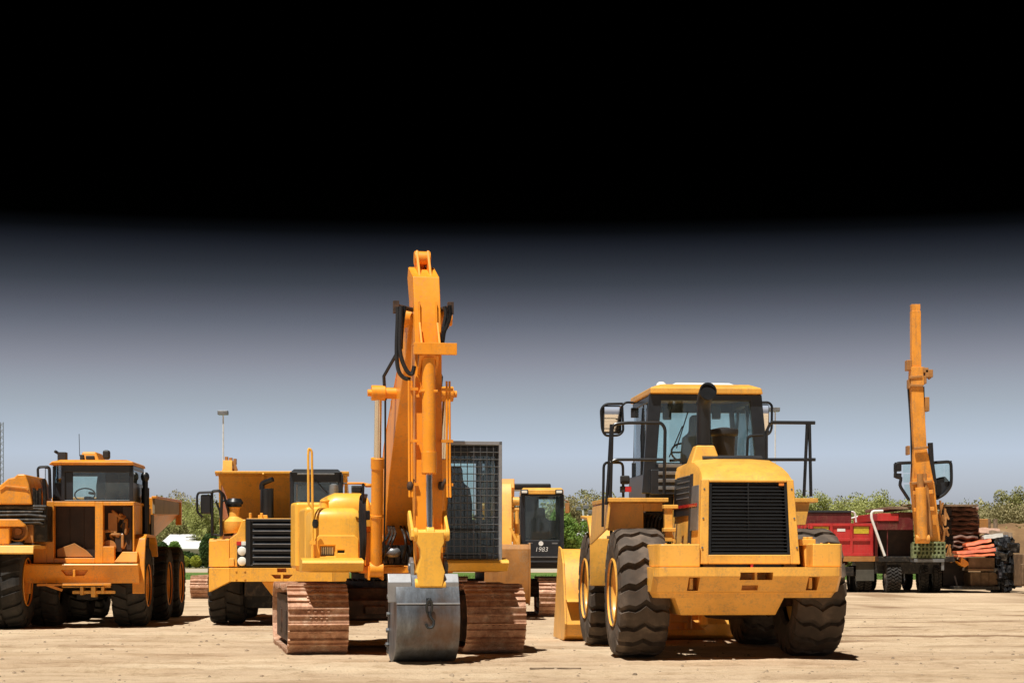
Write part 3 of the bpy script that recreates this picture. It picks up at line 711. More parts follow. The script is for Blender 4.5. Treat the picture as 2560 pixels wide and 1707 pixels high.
for (x0, x1, y0, y1) in ((745,805,1095,1168),(1395,1455,1092,1165),(1022,1200,1068,1108),(1042,1130,1138,1165)):
    p, q = V(x0,y0,-1.36), V(x1,y1,-1.36); dy = -1.0 if y0 < 1130 else -1.12
    cut(cw, MB().box(p.x, q.x, -1.6, dy, q.z, p.z))
b = MB()
for (x0, x1, y0, y1) in ((745,805,1095,1168),(1395,1455,1092,1165)):
    p, q = V(x0,y0,-1.3), V(x1,y1,-1.3); b.box(p.x+.01, p.x+.05, -1.30, -1.2, q.z+.02, p.z-.01)
p, q = V(1022,1068,-1.36), V(1200,1108,-1.36)
b.box((p.x+q.x)/2-.015,(p.x+q.x)/2+.015,-1.36,-1.19,q.z-.002,p.z+.002); b.build('tie_down_lug', 'yellow', cw, .004)
for (x0, x1, cyt) in ((568,800,914),(1412,1582,912)):
    p, q = V(x0,cyt,-1.25), V(x1,1040,-1.25)
    ch = .10
    if x0 < 900: ft = [(p.x,-.4),(p.x,-1.22),(p.x+ch*.4,-1.31),(p.x+ch,-1.33),(q.x,-1.33),(q.x,-.4)]
    else: ft = [(p.x,-.4),(p.x,-1.33),(q.x-ch,-1.33),(q.x-ch*.4,-1.31),(q.x,-1.22),(q.x,-.4)]
    b = MB(); b.prism(ft, 'z', zt+.004, p.z); b.build('counterweight_shoulder', 'yellow', cw, .015, 3)
b = MB()
for cx in (1375, 1400): 
    p = V(cx,875,-.9); b.cyl((p.x,-.95,zt),(p.x,-.95,p.z),.035,12)
p = V(1388,900,-.95); b.box(p.x-.11,p.x+.1,-1.0,-.9,p.z-.05,p.z+.03); b.build('hinge_pin', 'yellow', ld, .008)
# belly under the bumper
p, q = V(655,1200,-.95), V(1250,1200,-.95); r_, s_ = V(700,1300,-.9), V(1215,1300,-.9)
b = MB(); b.loft([[(r_.x,-.92,r_.z),(s_.x,-.92,r_.z),(s_.x,-.1,r_.z),(r_.x,-.1,r_.z)], [(p.x,-1.12,zb+.01),(q.x,-1.12,zb+.01),(q.x,-.1,zb+.01),(p.x,-.1,zb+.01)]])
b.build('belly_plate', 'yellow', ld, .01)
b = MB(); b.lathe([(.10,-1.05),(.15,-.9),(.17,-.45),(.30,-.28),(.33,0),(.30,.28),(.17,.45),(.15,.9),(.10,1.05)], (0,0,.80), (1,0,0), 24); b.build('rear_axle', 'rustdark', ld)
b = MB(); b.lathe([(.10,-1.05),(.15,-.9),(.17,-.45),(.30,-.28),(.33,0),(.30,.28),(.17,.45),(.15,.9),(.10,1.05)], (0,3.35,.80), (1,0,0), 24); b.build('front_axle', 'yellow', ld)
b = MB(); b.box(-.42,.42,-.9,1.3,.75,1.25); b.box(-.30,.30,1.3,2.2,.6,1.3); b.box(-.45,.45,2.2,3.9,.75,1.5); b.build('chassis', 'engine', ld, .02)
# hood
zr_b, zr_t = V(1000,1022,-1.28).z, V(1000,572,-1.18).z
zft = V(1000,455,-.1).z
def hr(y, hb, ht, z0, z1, cr=.07, crown=.02, sh=0):
    c = sh
    return [(c-hb,y,z0),(c-ht,y,z1-cr),(c-ht+cr*.35,y,z1-cr*.3),(c-ht+cr,y,z1),(c-ht*.4,y,z1+crown),(c+ht*.4,y,z1+crown),(c+ht-cr,y,z1),(c+ht-cr*.35,y,z1-cr*.3),(c+ht,y,z1-cr),(c+hb,y,z0)]
xl, xr = V(800,1020,-1.28).x, V(1350,1020,-1.28).x; xlt, xrt = V(812,575,-1.18).x, V(1312,575,-1.18).x
hc = (xl+xr)/2; hb_, ht_ = (xr-xl)/2, (xrt-xlt)/2
b = MB(); b.loft([hr(-1.18,hb_-.03,ht_,zr_b,zr_t,.05,.0,hc), hr(-1.13,hb_-.03,ht_+.005,zr_b,zr_t+.05,.06,.008,hc), hr(-1.0,hb_-.03,ht_+.0,zr_b,zr_t+.13,.08,.012,hc),
                 hr(-.75,hb_-.03,ht_-.01,zr_b,zr_t+.22,.10,.015,hc), hr(-.35,hb_-.03,ht_-.015,zr_b,zft-.02,.11,.015,hc), hr(.0,hb_-.03,ht_-.02,zr_b,zft,.11,.015,hc), hr(.98,hb_-.03,ht_-.03,zr_b,zft-.02,.11,.015,hc)])
hood = b.build('engine_hood', 'yellow', ld, .006)
RECESS = True
b = MB(); b.loft([[(hc-.38,-.22,zft-.02),(hc+.40,-.22,zft-.02),(hc+.40,-.12,zft+.02),(hc-.38,-.12,zft+.02)], [(hc-.38,-.22,zft+.02),(hc+.40,-.22,zft+.02),(hc+.40,-.12,zft+.055),(hc-.38,-.12,zft+.055)]])
b.build('hood_vent', 'plastic', hood)
# side panels of the hood: grey louvred panel, red stripe, lettering
hx = hc-hb_+.02
for sgn in (-1, 1):
    sd = lambda t: hc+sgn*t
    def sp(y0, y1, z0, z1, off, nm, mt):
        zz0, zz1 = zr_b, zr_t
        f = lambda z: (hb_-.03)+((ht_-.02)-(hb_-.03))*(z-zr_b)/(zr_t+.05-zr_b)+off
        b = MB(); b.loft([[(sd(f(z)),y0,z),(sd(f(z)),y1,z),(sd(f(z)-.03),y1,z),(sd(f(z)-.03),y0,z)] for z in (z0,z1)]); return b.build(nm, mt, hood, .003)
    sp(-1.02,-.56,zr_b+.42,zr_t-.04,.030,'side_panel','greysteel'); sp(-.40,.75,zr_b+.62,zr_t+.10,.026,'side_panel','cabdark')
    sp(-.54,-.42,zr_b+.02,zr_t+.12,.032,'panel_trim','plastic'); sp(-.98,.75,zr_b+.72,zr_b+.76,.036,'stripe','redlens')
    for k in range(5): sp(-.35,.55,zr_b+.84+.07*k,zr_b+.855+.07*k,.032,'louvre','greysteel')
# grille frame and grille
gx0, gx1, gz0, gz1 = V(852,960,-1.3).x, V(1300,960,-1.3).x, V(1000,972,-1.3).z, V(1000,575,-1.2).z
gx0t, gx1t = V(855,580,-1.2).x, V(1278,580,-1.2).x
b = MB()
b.loft([[(xl,-1.30,zr_b),(gx0,-1.30,zr_b),(gx0,-1.16,zr_b),(xl,-1.16,zr_b)], [(xlt,-1.22,gz1+.03),(gx0t,-1.22,gz1+.03),(gx0t,-1.12,gz1+.03),(xlt,-1.12,gz1+.03)]])
b.loft([[(gx1,-1.30,zr_b),(xr,-1.30,zr_b),(xr,-1.16,zr_b),(gx1,-1.16,zr_b)], [(gx1t,-1.22,gz1+.03),(xrt,-1.22,gz1+.03),(xrt,-1.12,gz1+.03),(gx1t,-1.12,gz1+.03)]])
b.box(gx0-.002, gx1+.002, -1.297, -1.17, zr_b, gz0); b.box(gx0t-.002,gx1t+.002,-1.217,-1.13,gz1-.005,gz1+.028)
cut(hood, MB().box(gx0+.004, gx1-.004, -1.4, -1.04, gz0, gz1+.0)); rb = MB(); rb.box(gx0+.006, gx1-.006, -1.06, -1.045, gz0+.002, gz1-.002); rb.build('grille_backing', 'black', ld)  # black backing added so the gaps between the slats stay dark
gf = b.build('grille_frame', 'yellow', ld, .012, 3)
b = MB()
nsl = 21
for k in range(nsl):
    t = (k+.3)/nsl; z = gz0+(gz1-gz0)*t; xa_, xb_ = gx0+(gx0t-gx0)*t+.035, gx1+(gx1t-gx1)*t-.035; y = -1.27+.08*t
    b.loft([[(x,y,z+.010),(x,y-.004,z+.0),(x,y+.05,z-.016),(x,y+.052,z-.006)] for x in (xa_, xb_)]); b.box(xa_+.02,xb_-.02,y+.07,y+.075,z-.02,z+.045)
b.box(hc-.008,hc+.008,-1.21,-1.19,gz0,gz1)
for xx in (gx0+.001, gx1-.036):
    tt = (gx0t-gx0) if xx < hc else (gx1t-gx1)
    b.loft([[(xx,-1.285,gz0),(xx+.035,-1.285,gz0),(xx+.035,-1.18,gz0),(xx,-1.18,gz0)], [(xx+tt,-1.205,gz1-.006),(xx+tt+.035,-1.205,gz1-.006),(xx+tt+.035,-1.13,gz1-.006),(xx+tt,-1.13,gz1-.006)]])
b.box(gx0+.03,gx1-.03,-1.275,-1.2,gz0+.001,gz0+.03)
b.build('grille', 'black', ld, .002)
b = MB(); p, q = V(1235,578,-1.21), V(1262,592,-1.21); b.box(p.x,q.x,-1.222,-1.20,q.z-.01,p.z-.01); b.build('badge', 'amber', gf)
b = MB(); p, q = V(872,1005,-1.2), V(1258,1034,-1.2); b.box(p.x, q.x, -1.2, -.8, zt-.0, p.z+.02); b.build('hitch_recess', 'black', ld)
b = MB(); p = V(1086,1018,-1.25); b.cyl((p.x,-1.27,zt-.01),(p.x,-1.27,p.z+.02),.02,10); b.cyl((p.x-.07,-1.27,p.z+.02),(p.x+.07,-1.27,p.z+.02),.014,8); b.build('tow_pin', 'redlens', ld)
b = MB()
for c in (850, 1290): p = V(c,1015,-1.2); b.box(p.x-.08,p.x+.08,-1.28,-1.1,zt+.002,p.z+.02)
b.build('frame_foot', 'rustdark', ld, .006)
# exhaust
px, pt, pb = V(826,250,0).x, V(838,80,0).z, V(826,388,0).z
b = MB(); b.loft([[(px-.17+k*.09*0-.0+sx*0, -.14, zft-.03) if 0 else (px-.20,-.17,zft-.06),(px+.20,-.17,zft-.06),(px+.20,.20,zft-.06),(px-.20,.20,zft-.06)], [(px-.12,-.12,pb+.02),(px+.12,-.12,pb+.02),(px+.12,.12,pb+.02),(px-.12,.12,pb+.02)]])
b.build('exhaust_base', 'yellow', ld, .02)
b = MB(); r = .093
path = [(px,0,pb-.02),(px,0,pt-.26),(px,-.005,pt-.20),(px,-.02,pt-.14),(px+.01,-.05,pt-.08),(px+.02,-.10,pt-.035),(px+.025,-.16,pt-.02)]
b.tube(path, [r,r,r,r+.004,r+.008,r+.012,r+.016], 24, True); b.tube([(px,0,pb),(px,0,pb+.03)], r+.012, 24); ps = V(838,150,0).z
b.tube([(px,0,ps-.01),(px,0,ps+.02)], r+.01, 24); b.lathe([(r+.02,0),(r+.022,.012),(r+.004,.014)],(px+.025,-.16,pt-.02),(0,-1,.12),24)
b.build('exhaust_stack', 'black', ld)
# air pre-cleaner
p = V(935,300,.28); zz = V(935,440,.28).z
b = MB(); b.lathe([(.10,zz-.1),(.125,zz),(.14,zz+.02),(.145,p.z-.14),(.15,p.z-.12),(.15,p.z-.07),(.185,p.z-.05),(.195,p.z-.02),(.19,p.z+.02),(.12,p.z+.035),(.05,p.z+.05),(.01,p.z+.05)], (p.x,.28,0), (0,0,1), 32)
b.build('air_precleaner', 'plastic', ld)
# cab
c0, c1 = V(540,300,1.0).x, V(1132,300,1.0).x; zct = V(800,98,1.0).z; zcb = V(800,640,1.0).z; zroof = V(800,66,1.0).z
c0b = c0-.02; c1b = V(1152,445,1.0).x+.02; zw = V(800,470,1.0).z
L = 1.65
def quadpost(b, lo, hi, w, d):
    b.loft([[(lo[0]-w/2,lo[1]-d/2,lo[2]),(lo[0]+w/2,lo[1]-d/2,lo[2]),(lo[0]+w/2,lo[1]+d/2,lo[2]),(lo[0]-w/2,lo[1]+d/2,lo[2])],
            [(hi[0]-w/2,hi[1]-d/2,hi[2]),(hi[0]+w/2,hi[1]-d/2,hi[2]),(hi[0]+w/2,hi[1]+d/2,hi[2]),(hi[0]-w/2,hi[1]+d/2,hi[2])]])
b = MB()
quadpost(b,(c0b-.02,1.04,zcb),(c0+.06,1.04,zct),.17,.09); quadpost(b,(c1b+.0,1.04,zcb),(c1-.06,1.04,zct),.17,.09)
quadpost(b,(c0b+.0,1+L*.45,zcb),(c0+.03,1+L*.45,zct),.05,.07); quadpost(b,(c1b-.0,1+L*.45,zcb),(c1-.03,1+L*.45,zct),.05,.07)
quadpost(b,(c0b+.05,1+L,zcb),(c0+.06,1+L,zct),.07,.07); quadpost(b,(c1b-.05,1+L,zcb),(c1-.06,1+L,zct),.07,.07)
b.box(c0+.002,c1-.002,1.0,1.08,zct-.09,zct); b.box(c0,c1,1+L-.05,1+L+.03,zct-.13,zct); b.box(c0,c0+.05,1.05,1+L,zct-.10,zct-.002); b.box(c1-.05,c1,1.05,1+L,zct-.10,zct-.002)
b.box(c0b,c1b,1.0,1.1,zcb-.3,zw-.02); b.box(c0b-.04,c0b+.02,1.1,1+L,zcb-.3,zcb+.28); b.box(c1b-.02,c1b+.04,1.1,1+L,zcb-.3,zcb+.28); b.box(c0b,c1b,1+L-.05,1+L,zcb-.3,zcb+.5); b.box(c0b,c1b,1.1,1+L,zcb-.28,zcb-.22)
b.box(c0b,c0b+.45,.9,1.02,zcb-.02,zw-.1)
cab = b.build('cab', 'cabdark', ld, .015)
b = MB(); b.loft([[(c0b+.06,1.05,zw-.02),(c1b-.08,1.05,zw-.02),(c1b-.08,1.058,zw-.02),(c0b+.06,1.058,zw-.02)],[(c0+.12,1.05,zct-.09),(c1-.12,1.05,zct-.09),(c1-.12,1.058,zct-.09),(c0+.12,1.058,zct-.09)]]); b.build('rear_window', 'glass', cab)
b = MB(); b.box(c0b+.06,c1b-.06,1+L-.01,1+L-.004,zcb+.5,zct-.13); b.build('windscreen', 'glass', cab)
for x in (c0+.01, c1-.016):
    b = MB(); b.box(x, x+.005, 1.09, 1+L*.45-.04, zcb+.28, zct-.10); b.box(x, x+.005, 1+L*.45+.04, 1+L-.04, zcb+.28, zct-.10); b.build('side_window', 'glass', cab)
b = MB()                                                         # roof slab, overhanging, bevelled
xr0, xr1 = c0-.02, c1+.03
b.loft([[(xr0,.93,zct),(xr1,.93,zct),(xr1,1+L+.12,zct),(xr0-.0,1+L+.12,zct)], [(xr0,.93,zroof),(xr1-.02,.93,zroof),(xr1-.02,1+L+.10,zroof),(xr0,1+L+.10,zroof)], [(xr0+.16,1.05,zroof+.055),(xr1-.16,1.05,zroof+.055),(xr1-.16,1+L-.1,zroof+.055),(xr0+.16,1+L-.1,zroof+.055)]])
b.build('cab_roof', 'yellow', cab, .015)
b = MB(); b.loft([[(c0+.3,1.2,zroof+.05),(c1-.25,1.2,zroof+.05),(c1-.25,2.3,zroof+.05),(c0+.3,2.3,zroof+.05)],[(c0+.38,1.3,zroof+.10),(c1-.35,1.3,zroof+.10),(c1-.35,2.2,zroof+.10),(c0+.38,2.2,zroof+.10)]]); b.build('roof_hatch', 'white', cab, .02)
p = V(595,60,1.3); b = MB(); b.ball((p.x,1.3,zroof+.06),.055,12,(1.3,1.3,1)); b.build('roof_lamp', 'white', cab)
seat(cab, c0+.80, 1.45, zcb-.22, 1.05)
sp_ = V(715,415,2.1); b = MB()
ringp = [(sp_.x+.17*math.cos(k*PI/12), 2.1+.05*math.sin(k*PI/12), sp_.z+.13*math.sin(k*PI/12)) for k in range(25)]
b.tube(ringp, .014, 6, False); b.tube([(sp_.x,2.1,sp_.z),(sp_.x-.02,2.3,zcb+.1)], .035, 8); b.tube([ringp[0],(sp_.x,2.1,sp_.z),ringp[12]], .012, 6); b.tube([(sp_.x-.2,2.05,sp_.z-.12),(sp_.x,2.1,sp_.z-.1)],.02,6); b.build('steering_wheel', 'plastic', cab)
b = MB(); p, q = V(870,165,1.3), V(918,235,1.3); b.box(p.x,q.x,1.28,1.33,q.z,p.z); p, q = V(603,165,1.3), V(650,238,1.3); b.box(p.x,q.x,1.28,1.33,q.z,p.z); b.build('interior_monitor', 'interior', cab, .015)
b = MB(); b.box(c0b+.1,c1b-.1,2.3,2.6,zcb-.2,zcb+.45); b.box(c1b-.5,c1b-.1,1.15,1.6,zcb-.2,zw+.0); b.build('dashboard', 'interior', cab, .03)
b = MB()
for k in range(4):
    z = zcb+.05+.10*k; b.box(c0b+.10,c0b+.42,.885,.90,z,z+.045)
b.build('vent_louvres', 'greysteel', cab, .005)
# left door rails and hinges
b = MB()
for yy in (1.15, 1.6): b.tube([(c0-.03,yy,zcb+.1),(c0-.045,yy,zcb+.8),(c0-.02,yy,zct-.15)], .012, 6)
b.build('door_rail', 'black', cab)
# decks and fenders on both rear sides
def deck(x0, x1, y0, y1, z, side):
    b = MB(); b.box(x0, x1, y0, y1, z-.055, z); 
    d = b.build('fender_deck', 'yellow', ld, .008)
    b = MB()
    lo = V(310,830,y0).z if side < 0 else V(1400,810,y0).z
    if side < 0:
        b.loft([[(x0+.01,y0+.03,z-.056),(x0+.04,y0+.03,z-.056),(x0+.04,y1,z-.056),(x0+.01,y1,z-.056)], [(x0-.03,y0+.02,lo),(x0+.0,y0+.02,lo),(x0+.0,y1,lo-.2),(x0-.03,y1,lo-.2)]])
        xm = V(498,760,y0+.3).x; b.box(x0+.03, xm, y0+.30, y0+.33, lo-.02, z-.056); b.box(xm, x1-.03, y0+.30, y0+.33, V(498,735,y0+.3).z, z-.056)
    else:
        b.loft([[(x0,y0+.05,z-.056),(x1-.1,y0+.05,z-.056),(x1-.1,y0+.1,z-.056),(x0,y0+.1,z-.056)], [(x0,y0+.04,lo),(x1-.16,y0+.04,lo),(x1-.16,y0+.09,lo),(x0,y0+.09,lo)]])
    b.build('fender_skirt', 'yellow', d, .008)
dz = V(400,662,.25).z
deck(V(308,670,.2).x, V(635,670,.2).x, .2, 1.9, dz, -1)
deck(hc+hb_-.05, V(1450,670,.2).x, .2, 1.9, dz, 1)
b = MB(); p0, p1 = V(615,700,-.1), V(690,900,-.1)
b.box(p0.x, p0.x+.10, -.1, .0, p1.z, p0.z); b.box(p0.x-.02, p0.x+.14, -.13, .02, p0.z-.35, p0.z-.3); b.box(p0.x-.02,p0.x+.17,-.13,.02,p0.z-.05,p0.z); b.beam((p0.x+.05,-.08,p0.z-.3),(p0.x+.13,-.08,p1.z-.02),.04,.03,(0,1,0)); b.build('hood_latch_post', 'yellow', ld, .008)
b = MB(); p, q = V(495,742,.75), V(620,860,.75); b.box(p.x,q.x,.75,1.3,q.z,p.z); 
for k in range(6): b.tube(fillet([(p.x+.05*k,.7,q.z),(p.x+.05*k,.65,q.z+.2),(p.x+.1+.05*k,.8,p.z-.02)],.1),.02,6)
b.build('engine_side', 'engine', ld)
# front fender (left side, beyond the wheel) and light pocket
def ffender(sx):
    b = MB(); xo = sx*1.50; xi = sx*1.02
    pr = [(2.38,.88),(2.36,1.0),(2.38,1.55),(2.50,1.72),(2.75,1.86),(3.5,1.90),(3.5,1.86),(2.78,1.82),(2.55,1.68),(2.44,1.52),(2.43,1.0),(2.45,.88)]
    b.prism(pr, 'x', min(xo,xi), max(xo,xi)); b.build('front_fender', 'yellow', ld, .01)
ffender(-1); ffender(1)
# rails
b = MB(); q = lambda cx, cy, y: tuple(V(cx,cy,y))
b.tube(fillet([q(318,668,.3),q(328,262,.3),q(400,254,.3),q(596,254,.3),q(616,285,.3),q(610,640,.3)], .07), .022, 10)
b.tube(fillet([q(318,470,.3),q(345,454,.3),q(613,454,.3)], .05), .020, 10)
b.build('handrail', 'black', ld)
b = MB(); b.tube([q(300,660,.95),q(322,262,.95)], .02, 8); b.build('rail_post', 'black', ld)
b = MB(); b.tube([q(296,700,.32),q(326,300,.32)], .022, 8); b.build('rail_post', 'black', ld)
b = MB(); b.tube(fillet([q(276,820,.35),q(282,470,.35),q(386,470,.5),q(388,660,.5)], .07), .018, 10); b.build('ladder_rail', 'black', ld)
b = MB(); b.tube([q(1190,252,.3),q(1432,254,.3)], .024, 10); b.tube([q(1165,454,.3),q(1434,454,.3)], .022, 10)
b.tube([q(1390,254,.3),q(1372,655,.3)], .022, 8); b.tube([q(1402,254,.3),q(1410,655,.3)], .022, 8); b.tube([q(1190,254,.3),q(1168,300,.3),q(1168,454,.3)], .02, 8)
b.build('handrail', 'black', ld)
b = MB(); b.tube(fillet([q(1062,445,.8),q(1066,325,.8),q(1150,320,.8)], .06), .018, 8); b.build('grab_handle', 'black', ld)
# mirrors
def mirror(pts_frame, face, y, arm, nm='mirror'):
    p, r = V(*face[:2], y), V(*face[2:], y)
    b = MB(); b.tube(fillet([q(*f, y) for f in pts_frame], .06), .018, 8)
    b.tube(fillet([q(*f) for f in arm], .08), .016, 8)
    o = b.build('mirror_frame', 'black', ld)
    b = MB(); b.box(p.x, r.x, y+.01, y+.07, r.z, p.z); h = b.build('mirror_housing', 'plastic', o, .03, 3)
    b = MB(); z0, z1 = r.z+.025, p.z-.025; hh = z1-z0; rings = []
    for k in range(13):                                             # slightly convex glass, leaning down towards its foot
        t = k/12; yy = y-.035+.055*(1-t)**2*hh/.6
        rings.append([(p.x+.025,yy,z0+hh*t),(r.x-.025,yy,z0+hh*t),(r.x-.025,y+.02,z0+hh*t),(p.x+.025,y+.02,z0+hh*t)])
    b.loft(rings); b.build('mirror_glass', 'mirror', h)
mirror([(385,150),(290,152),(266,180),(272,290),(290,325),(365,322),(388,300),(382,160)], (275,158,380,312), 2.45, [(383,160,2.45),(400,143,2.45),(480,143,2.5),(520,160,2.6)])
mirror([(1115,143),(1180,143),(1198,160),(1196,290),(1180,318),(1140,316)], (1118,150,1185,310), 2.45, [(1120,145,2.45),(1100,160,2.6)])
b = MB(); p, r = V(433,172,2.5), V(478,225,2.5); b.box(p.x,r.x,2.5,2.58,r.z,p.z); b.tube([q(458,150,2.5),q(458,175,2.5)], .01, 6); b.build('work_lamp', 'plastic', ld, .03)
# rear lamps on the ladder rail
b = MB(); p, r = V(373,540,.44), V(423,588,.44); b.box(p.x,r.x,.42,.5,r.z,p.z); o = b.build('tail_lamp', 'plastic', ld, .02)
b = MB(); p, r = V(398,600,.42), V(432,630,.42); b.box(p.x,r.x,.405,.45,r.z,p.z); b.build('red_lens', 'redlens', o, .008)
b = MB(); p, r = V(374,598,.42), V(400,632,.42); b.box(p.x,r.x,.42,.5,r.z,p.z); b.build('lamp_case', 'plastic', o, .008)
# access ladder on the left between the wheels
b = MB()
for k in range(4): b.box(-1.35,-1.0,1.35,1.75,.55+.33*k,.59+.33*k)
b.box(-1.0,-.96,1.3,1.8,.5,1.8); b.box(-1.36,-1.32,1.34,1.38,.5,1.9); b.build('ladder', 'black', ld)
# bucket and lift arms in front
p = V(45,985,5.2); hwB = 1.56
br = [(4.75,.25),(4.9,.75),(5.05,1.15),(5.35,1.38),(5.6,1.42),(5.2,1.1),(5.05,.7),(5.0,.3),(5.2,.1),(6.3,.03),(6.3,0),(5.0,0),(4.82,.08)]
b = MB(); b.prism(br, 'x', -hwB, hwB); bk = b.build('bucket', 'yellow', ld, .01)
for x in (-hwB-.03, hwB):
    b = MB(); b.prism([(4.73,.26),(4.9,.80),(5.04,1.2),(5.32,1.42),(5.62,1.46),(6.35,.04),(6.35,0),(4.98,-.0),(4.8,.06)], 'x', x, x+.03); b.build('bucket_side', 'yellow', bk, .006)
b = MB(); b.prism([(4.66,.60),(4.80,.60),(4.88,.64),(4.73,.64)], 'x', -hwB, hwB); b.build('bucket_rib', 'yellow', bk, .005)
b = MB()
for x in (-.62,.50): b.prism([(3.6,1.55),(3.6,1.85),(4.3,1.55),(4.9,.62),(4.8,.2),(4.6,.25),(4.5,.7),(4.0,1.25)], 'x', x, x+.12)
b.box(-.5,.5,4.3,4.5,.75,1.0)
b.build('lift_arms', 'yellow', ld, .01)
b = MB(); b.box(-.18,.18,3.9,4.6,.30,.75); b.loft([[(-.35,4.2,.18),(.5,4.2,.18),(.5,4.5,.18),(-.35,4.5,.18)],[(-.12,4.2,.42),(.2,4.2,.42),(.2,4.5,.42),(-.12,4.5,.42)]])
for x in (-.25,.22): b.cyl((x,4.1,.20),(x,4.1,.62),.06,12); b.cyl((x-.07,4.05,.60),(x+.07,4.05,.60),.08,14)
b.box(-.75,-.25,4.3,4.36,.18,.72); b.build('bucket_linkage', 'exc', ld, .01)

b = MB(); rnd = random.Random(2)
for k in range(9):
    x = mid-hw+.16+k*.095
    if abs(x-mid) > .72: b.cyl((x,-1.25,V(700,914,-1.25).z-.01),(x,-1.25,V(700,914,-1.25).z+.012),.014,8)
for k in range(9):
    x = mid+hw-.16-k*.095
    if abs(x-mid) > .72: b.cyl((x,-1.25,V(1500,912,-1.25).z-.01),(x,-1.25,V(1500,912,-1.25).z+.012),.014,8)
b.build('lifting_bolts', 'yellow', cw)
b = MB()
for sx in (-1,1):
    for t in (.1,.5,.9):
        z = gz0+(gz1-gz0)*t; x = (xl+(xlt-xl)*t)+.035 if sx < 0 else (xr+(xrt-xr)*t)-.035; y = -1.30+.08*t; b.cyl((x,y-.008,z),(x,y+.01,z),.012,8)
b.build('frame_bolts', 'greysteel', gf)

b = MB(); w0 = V(640,440,1.0); b.tube([(w0.x,1.03,w0.z),(w0.x+.18,1.025,w0.z+.42)],.008,6); b.beam((w0.x+.10,1.03,w0.z+.12),(w0.x+.26,1.03,w0.z+.62),.012,.014); b.build('wiper','black',cab)
# ================================================================== articulated dump truck, left
C1 = (0, 1080, 3.015)
fa = Frame(225, 36.3, 3, C1)
ad = thing('dump_truck', 'orange articulated dump truck with open brown radiator bay and body side coloured grey for shade', 'dump truck', fa.loc(), fa.th)
A = lambda cx, cy, y: fa.u(cx, cy, y)
RT, WT = .76, .62
for x in (-.80, .80):
    wheel(ad, (x, 0, RT), RT, WT, 'lug', 20, .36, 'adt', 'rubdark', -1 if x < 0 else 1, 0, .1)
    for y in (3.0, 5.05): wheel(ad, (x+.02, y, RT), RT, WT, 'lug', 22, .40, 'adt', 'rubdark', -1 if x < 0 else 1, 0, y)
b = MB(); b.box(-.35,.35,-.9,6.0,.75,1.15); b.box(-.2,.2,-.3,.3,.5,.8); b.lathe([(.09,-.8),(.14,-.5),(.26,-.2),(.28,0),(.26,.2),(.14,.5),(.09,.8)],(0,0,.76),(1,0,0),20)
for y in (3.0,5.05): b.lathe([(.09,-.8),(.14,-.5),(.26,-.2),(.28,0),(.26,.2),(.14,.5),(.09,.8)],(0,y,.76),(1,0,0),20)
b.build('chassis', 'engine', ad, .01)
# bumper
l, r = A(150,1060,-1.15).x, A(1042,1060,-1.15).x; z0, z1 = A(500,1138,-1.15).z, A(500,990,-1.15).z
b = MB(); b.loft([[(l+.06,-.98,z0),(r,-.98,z0),(r,-.6,z0),(l+.06,-.6,z0)], [(l,-1.17,z1-.03),(r+.0,-1.17,z1-.03),(r,-.5,z1-.03),(l,-.5,z1-.03)], [(l-.05,-1.15,z1),(r+.0,-1.15,z1),(r,-.5,z1),(l-.05,-.5,z1)]])
bp = b.build('bumper', 'adt', ad, .015)
p, q = A(455,1038,-1.15), A(660,1078,-1.15)
cut(bp, MB().prism([(p.x,p.z),(q.x,p.z),(q.x-.08,q.z),(p.x+.08,q.z)],'y',-1.4,-1.0))
m_ = (p.x+q.x)/2
b = MB(); b.box(m_-.02,m_+.02,-1.15,-.95,q.z-.03,p.z+.01); b.beam((l+.3,-1.1,z0-.03),(r-.5,-1.1,z0-.02),.06,.04); b.beam((l+.45,-1.08,z0-.02),(l+.75,-1.06,z0-.13),.05,.05); b.build('bumper_lip', 'adt', bp, .006)
b = MB(); p, q = A(540,1160,-.8), A(865,1225,-.8); b.box(p.x,q.x,-.75,-.3,q.z+.02,q.z+.08); b.box(p.x+.15,p.x+.21,-.8,-.5,q.z,p.z+.05); b.box(q.x-.25,q.x-.2,-.8,-.5,q.z+.02,p.z); b.box(p.x-.2,q.x+.1,-.7,-.6,p.z-.03,p.z+.02); b.box((p.x+q.x)/2-.04,(p.x+q.x)/2+.04,-.82,-.5,q.z-.04,p.z+.05); b.build('tow_frame', 'yellow', ad, .01)
# hood frame with open bays
def fbox(b, x0, y0, x1, y1, ya, yb):
    p, q = A(x0,y0,ya), A(x1,y1,ya); b.box(p.x,q.x,ya,yb,q.z,p.z)
b = MB()
fbox(b,352,520,406,985,-.90,-.72); fbox(b,252,725,352.5,985,-.902,-.72); fbox(b,716,522,776,985,-.905,-.72); fbox(b,406,521,716,558,-.90,-.74); fbox(b,776,523,1010,552,-.90,-.74)
fbox(b,406,948,716,985,-.90,-.74); fbox(b,776,860,862,985,-.903,-.74); fbox(b,1000,552,1012,900,-.90,-.74)
p, q = A(352,520,-.9), A(1010,900,-.9)
b.box(p.x,q.x,-.74,1.3,p.z-.05,p.z); b.box(q.x-.03,q.x,-.74,.2,q.z,p.z-.05); b.box(p.x,p.x+.03,-.74,1.2,q.z,p.z-.05)
b.build('hood_frame', 'adt', ad, .01)
b = MB(); p, q = A(400,550,-.62), A(720,950,-.62); b.box(p.x,q.x,-.60,-.5,q.z,p.z)
for k in range(3): b.box(p.x+.05+.25*k,p.x+.07+.25*k,-.615,-.6,q.z,p.z)
b.build('radiator', 'brown', ad, .004)
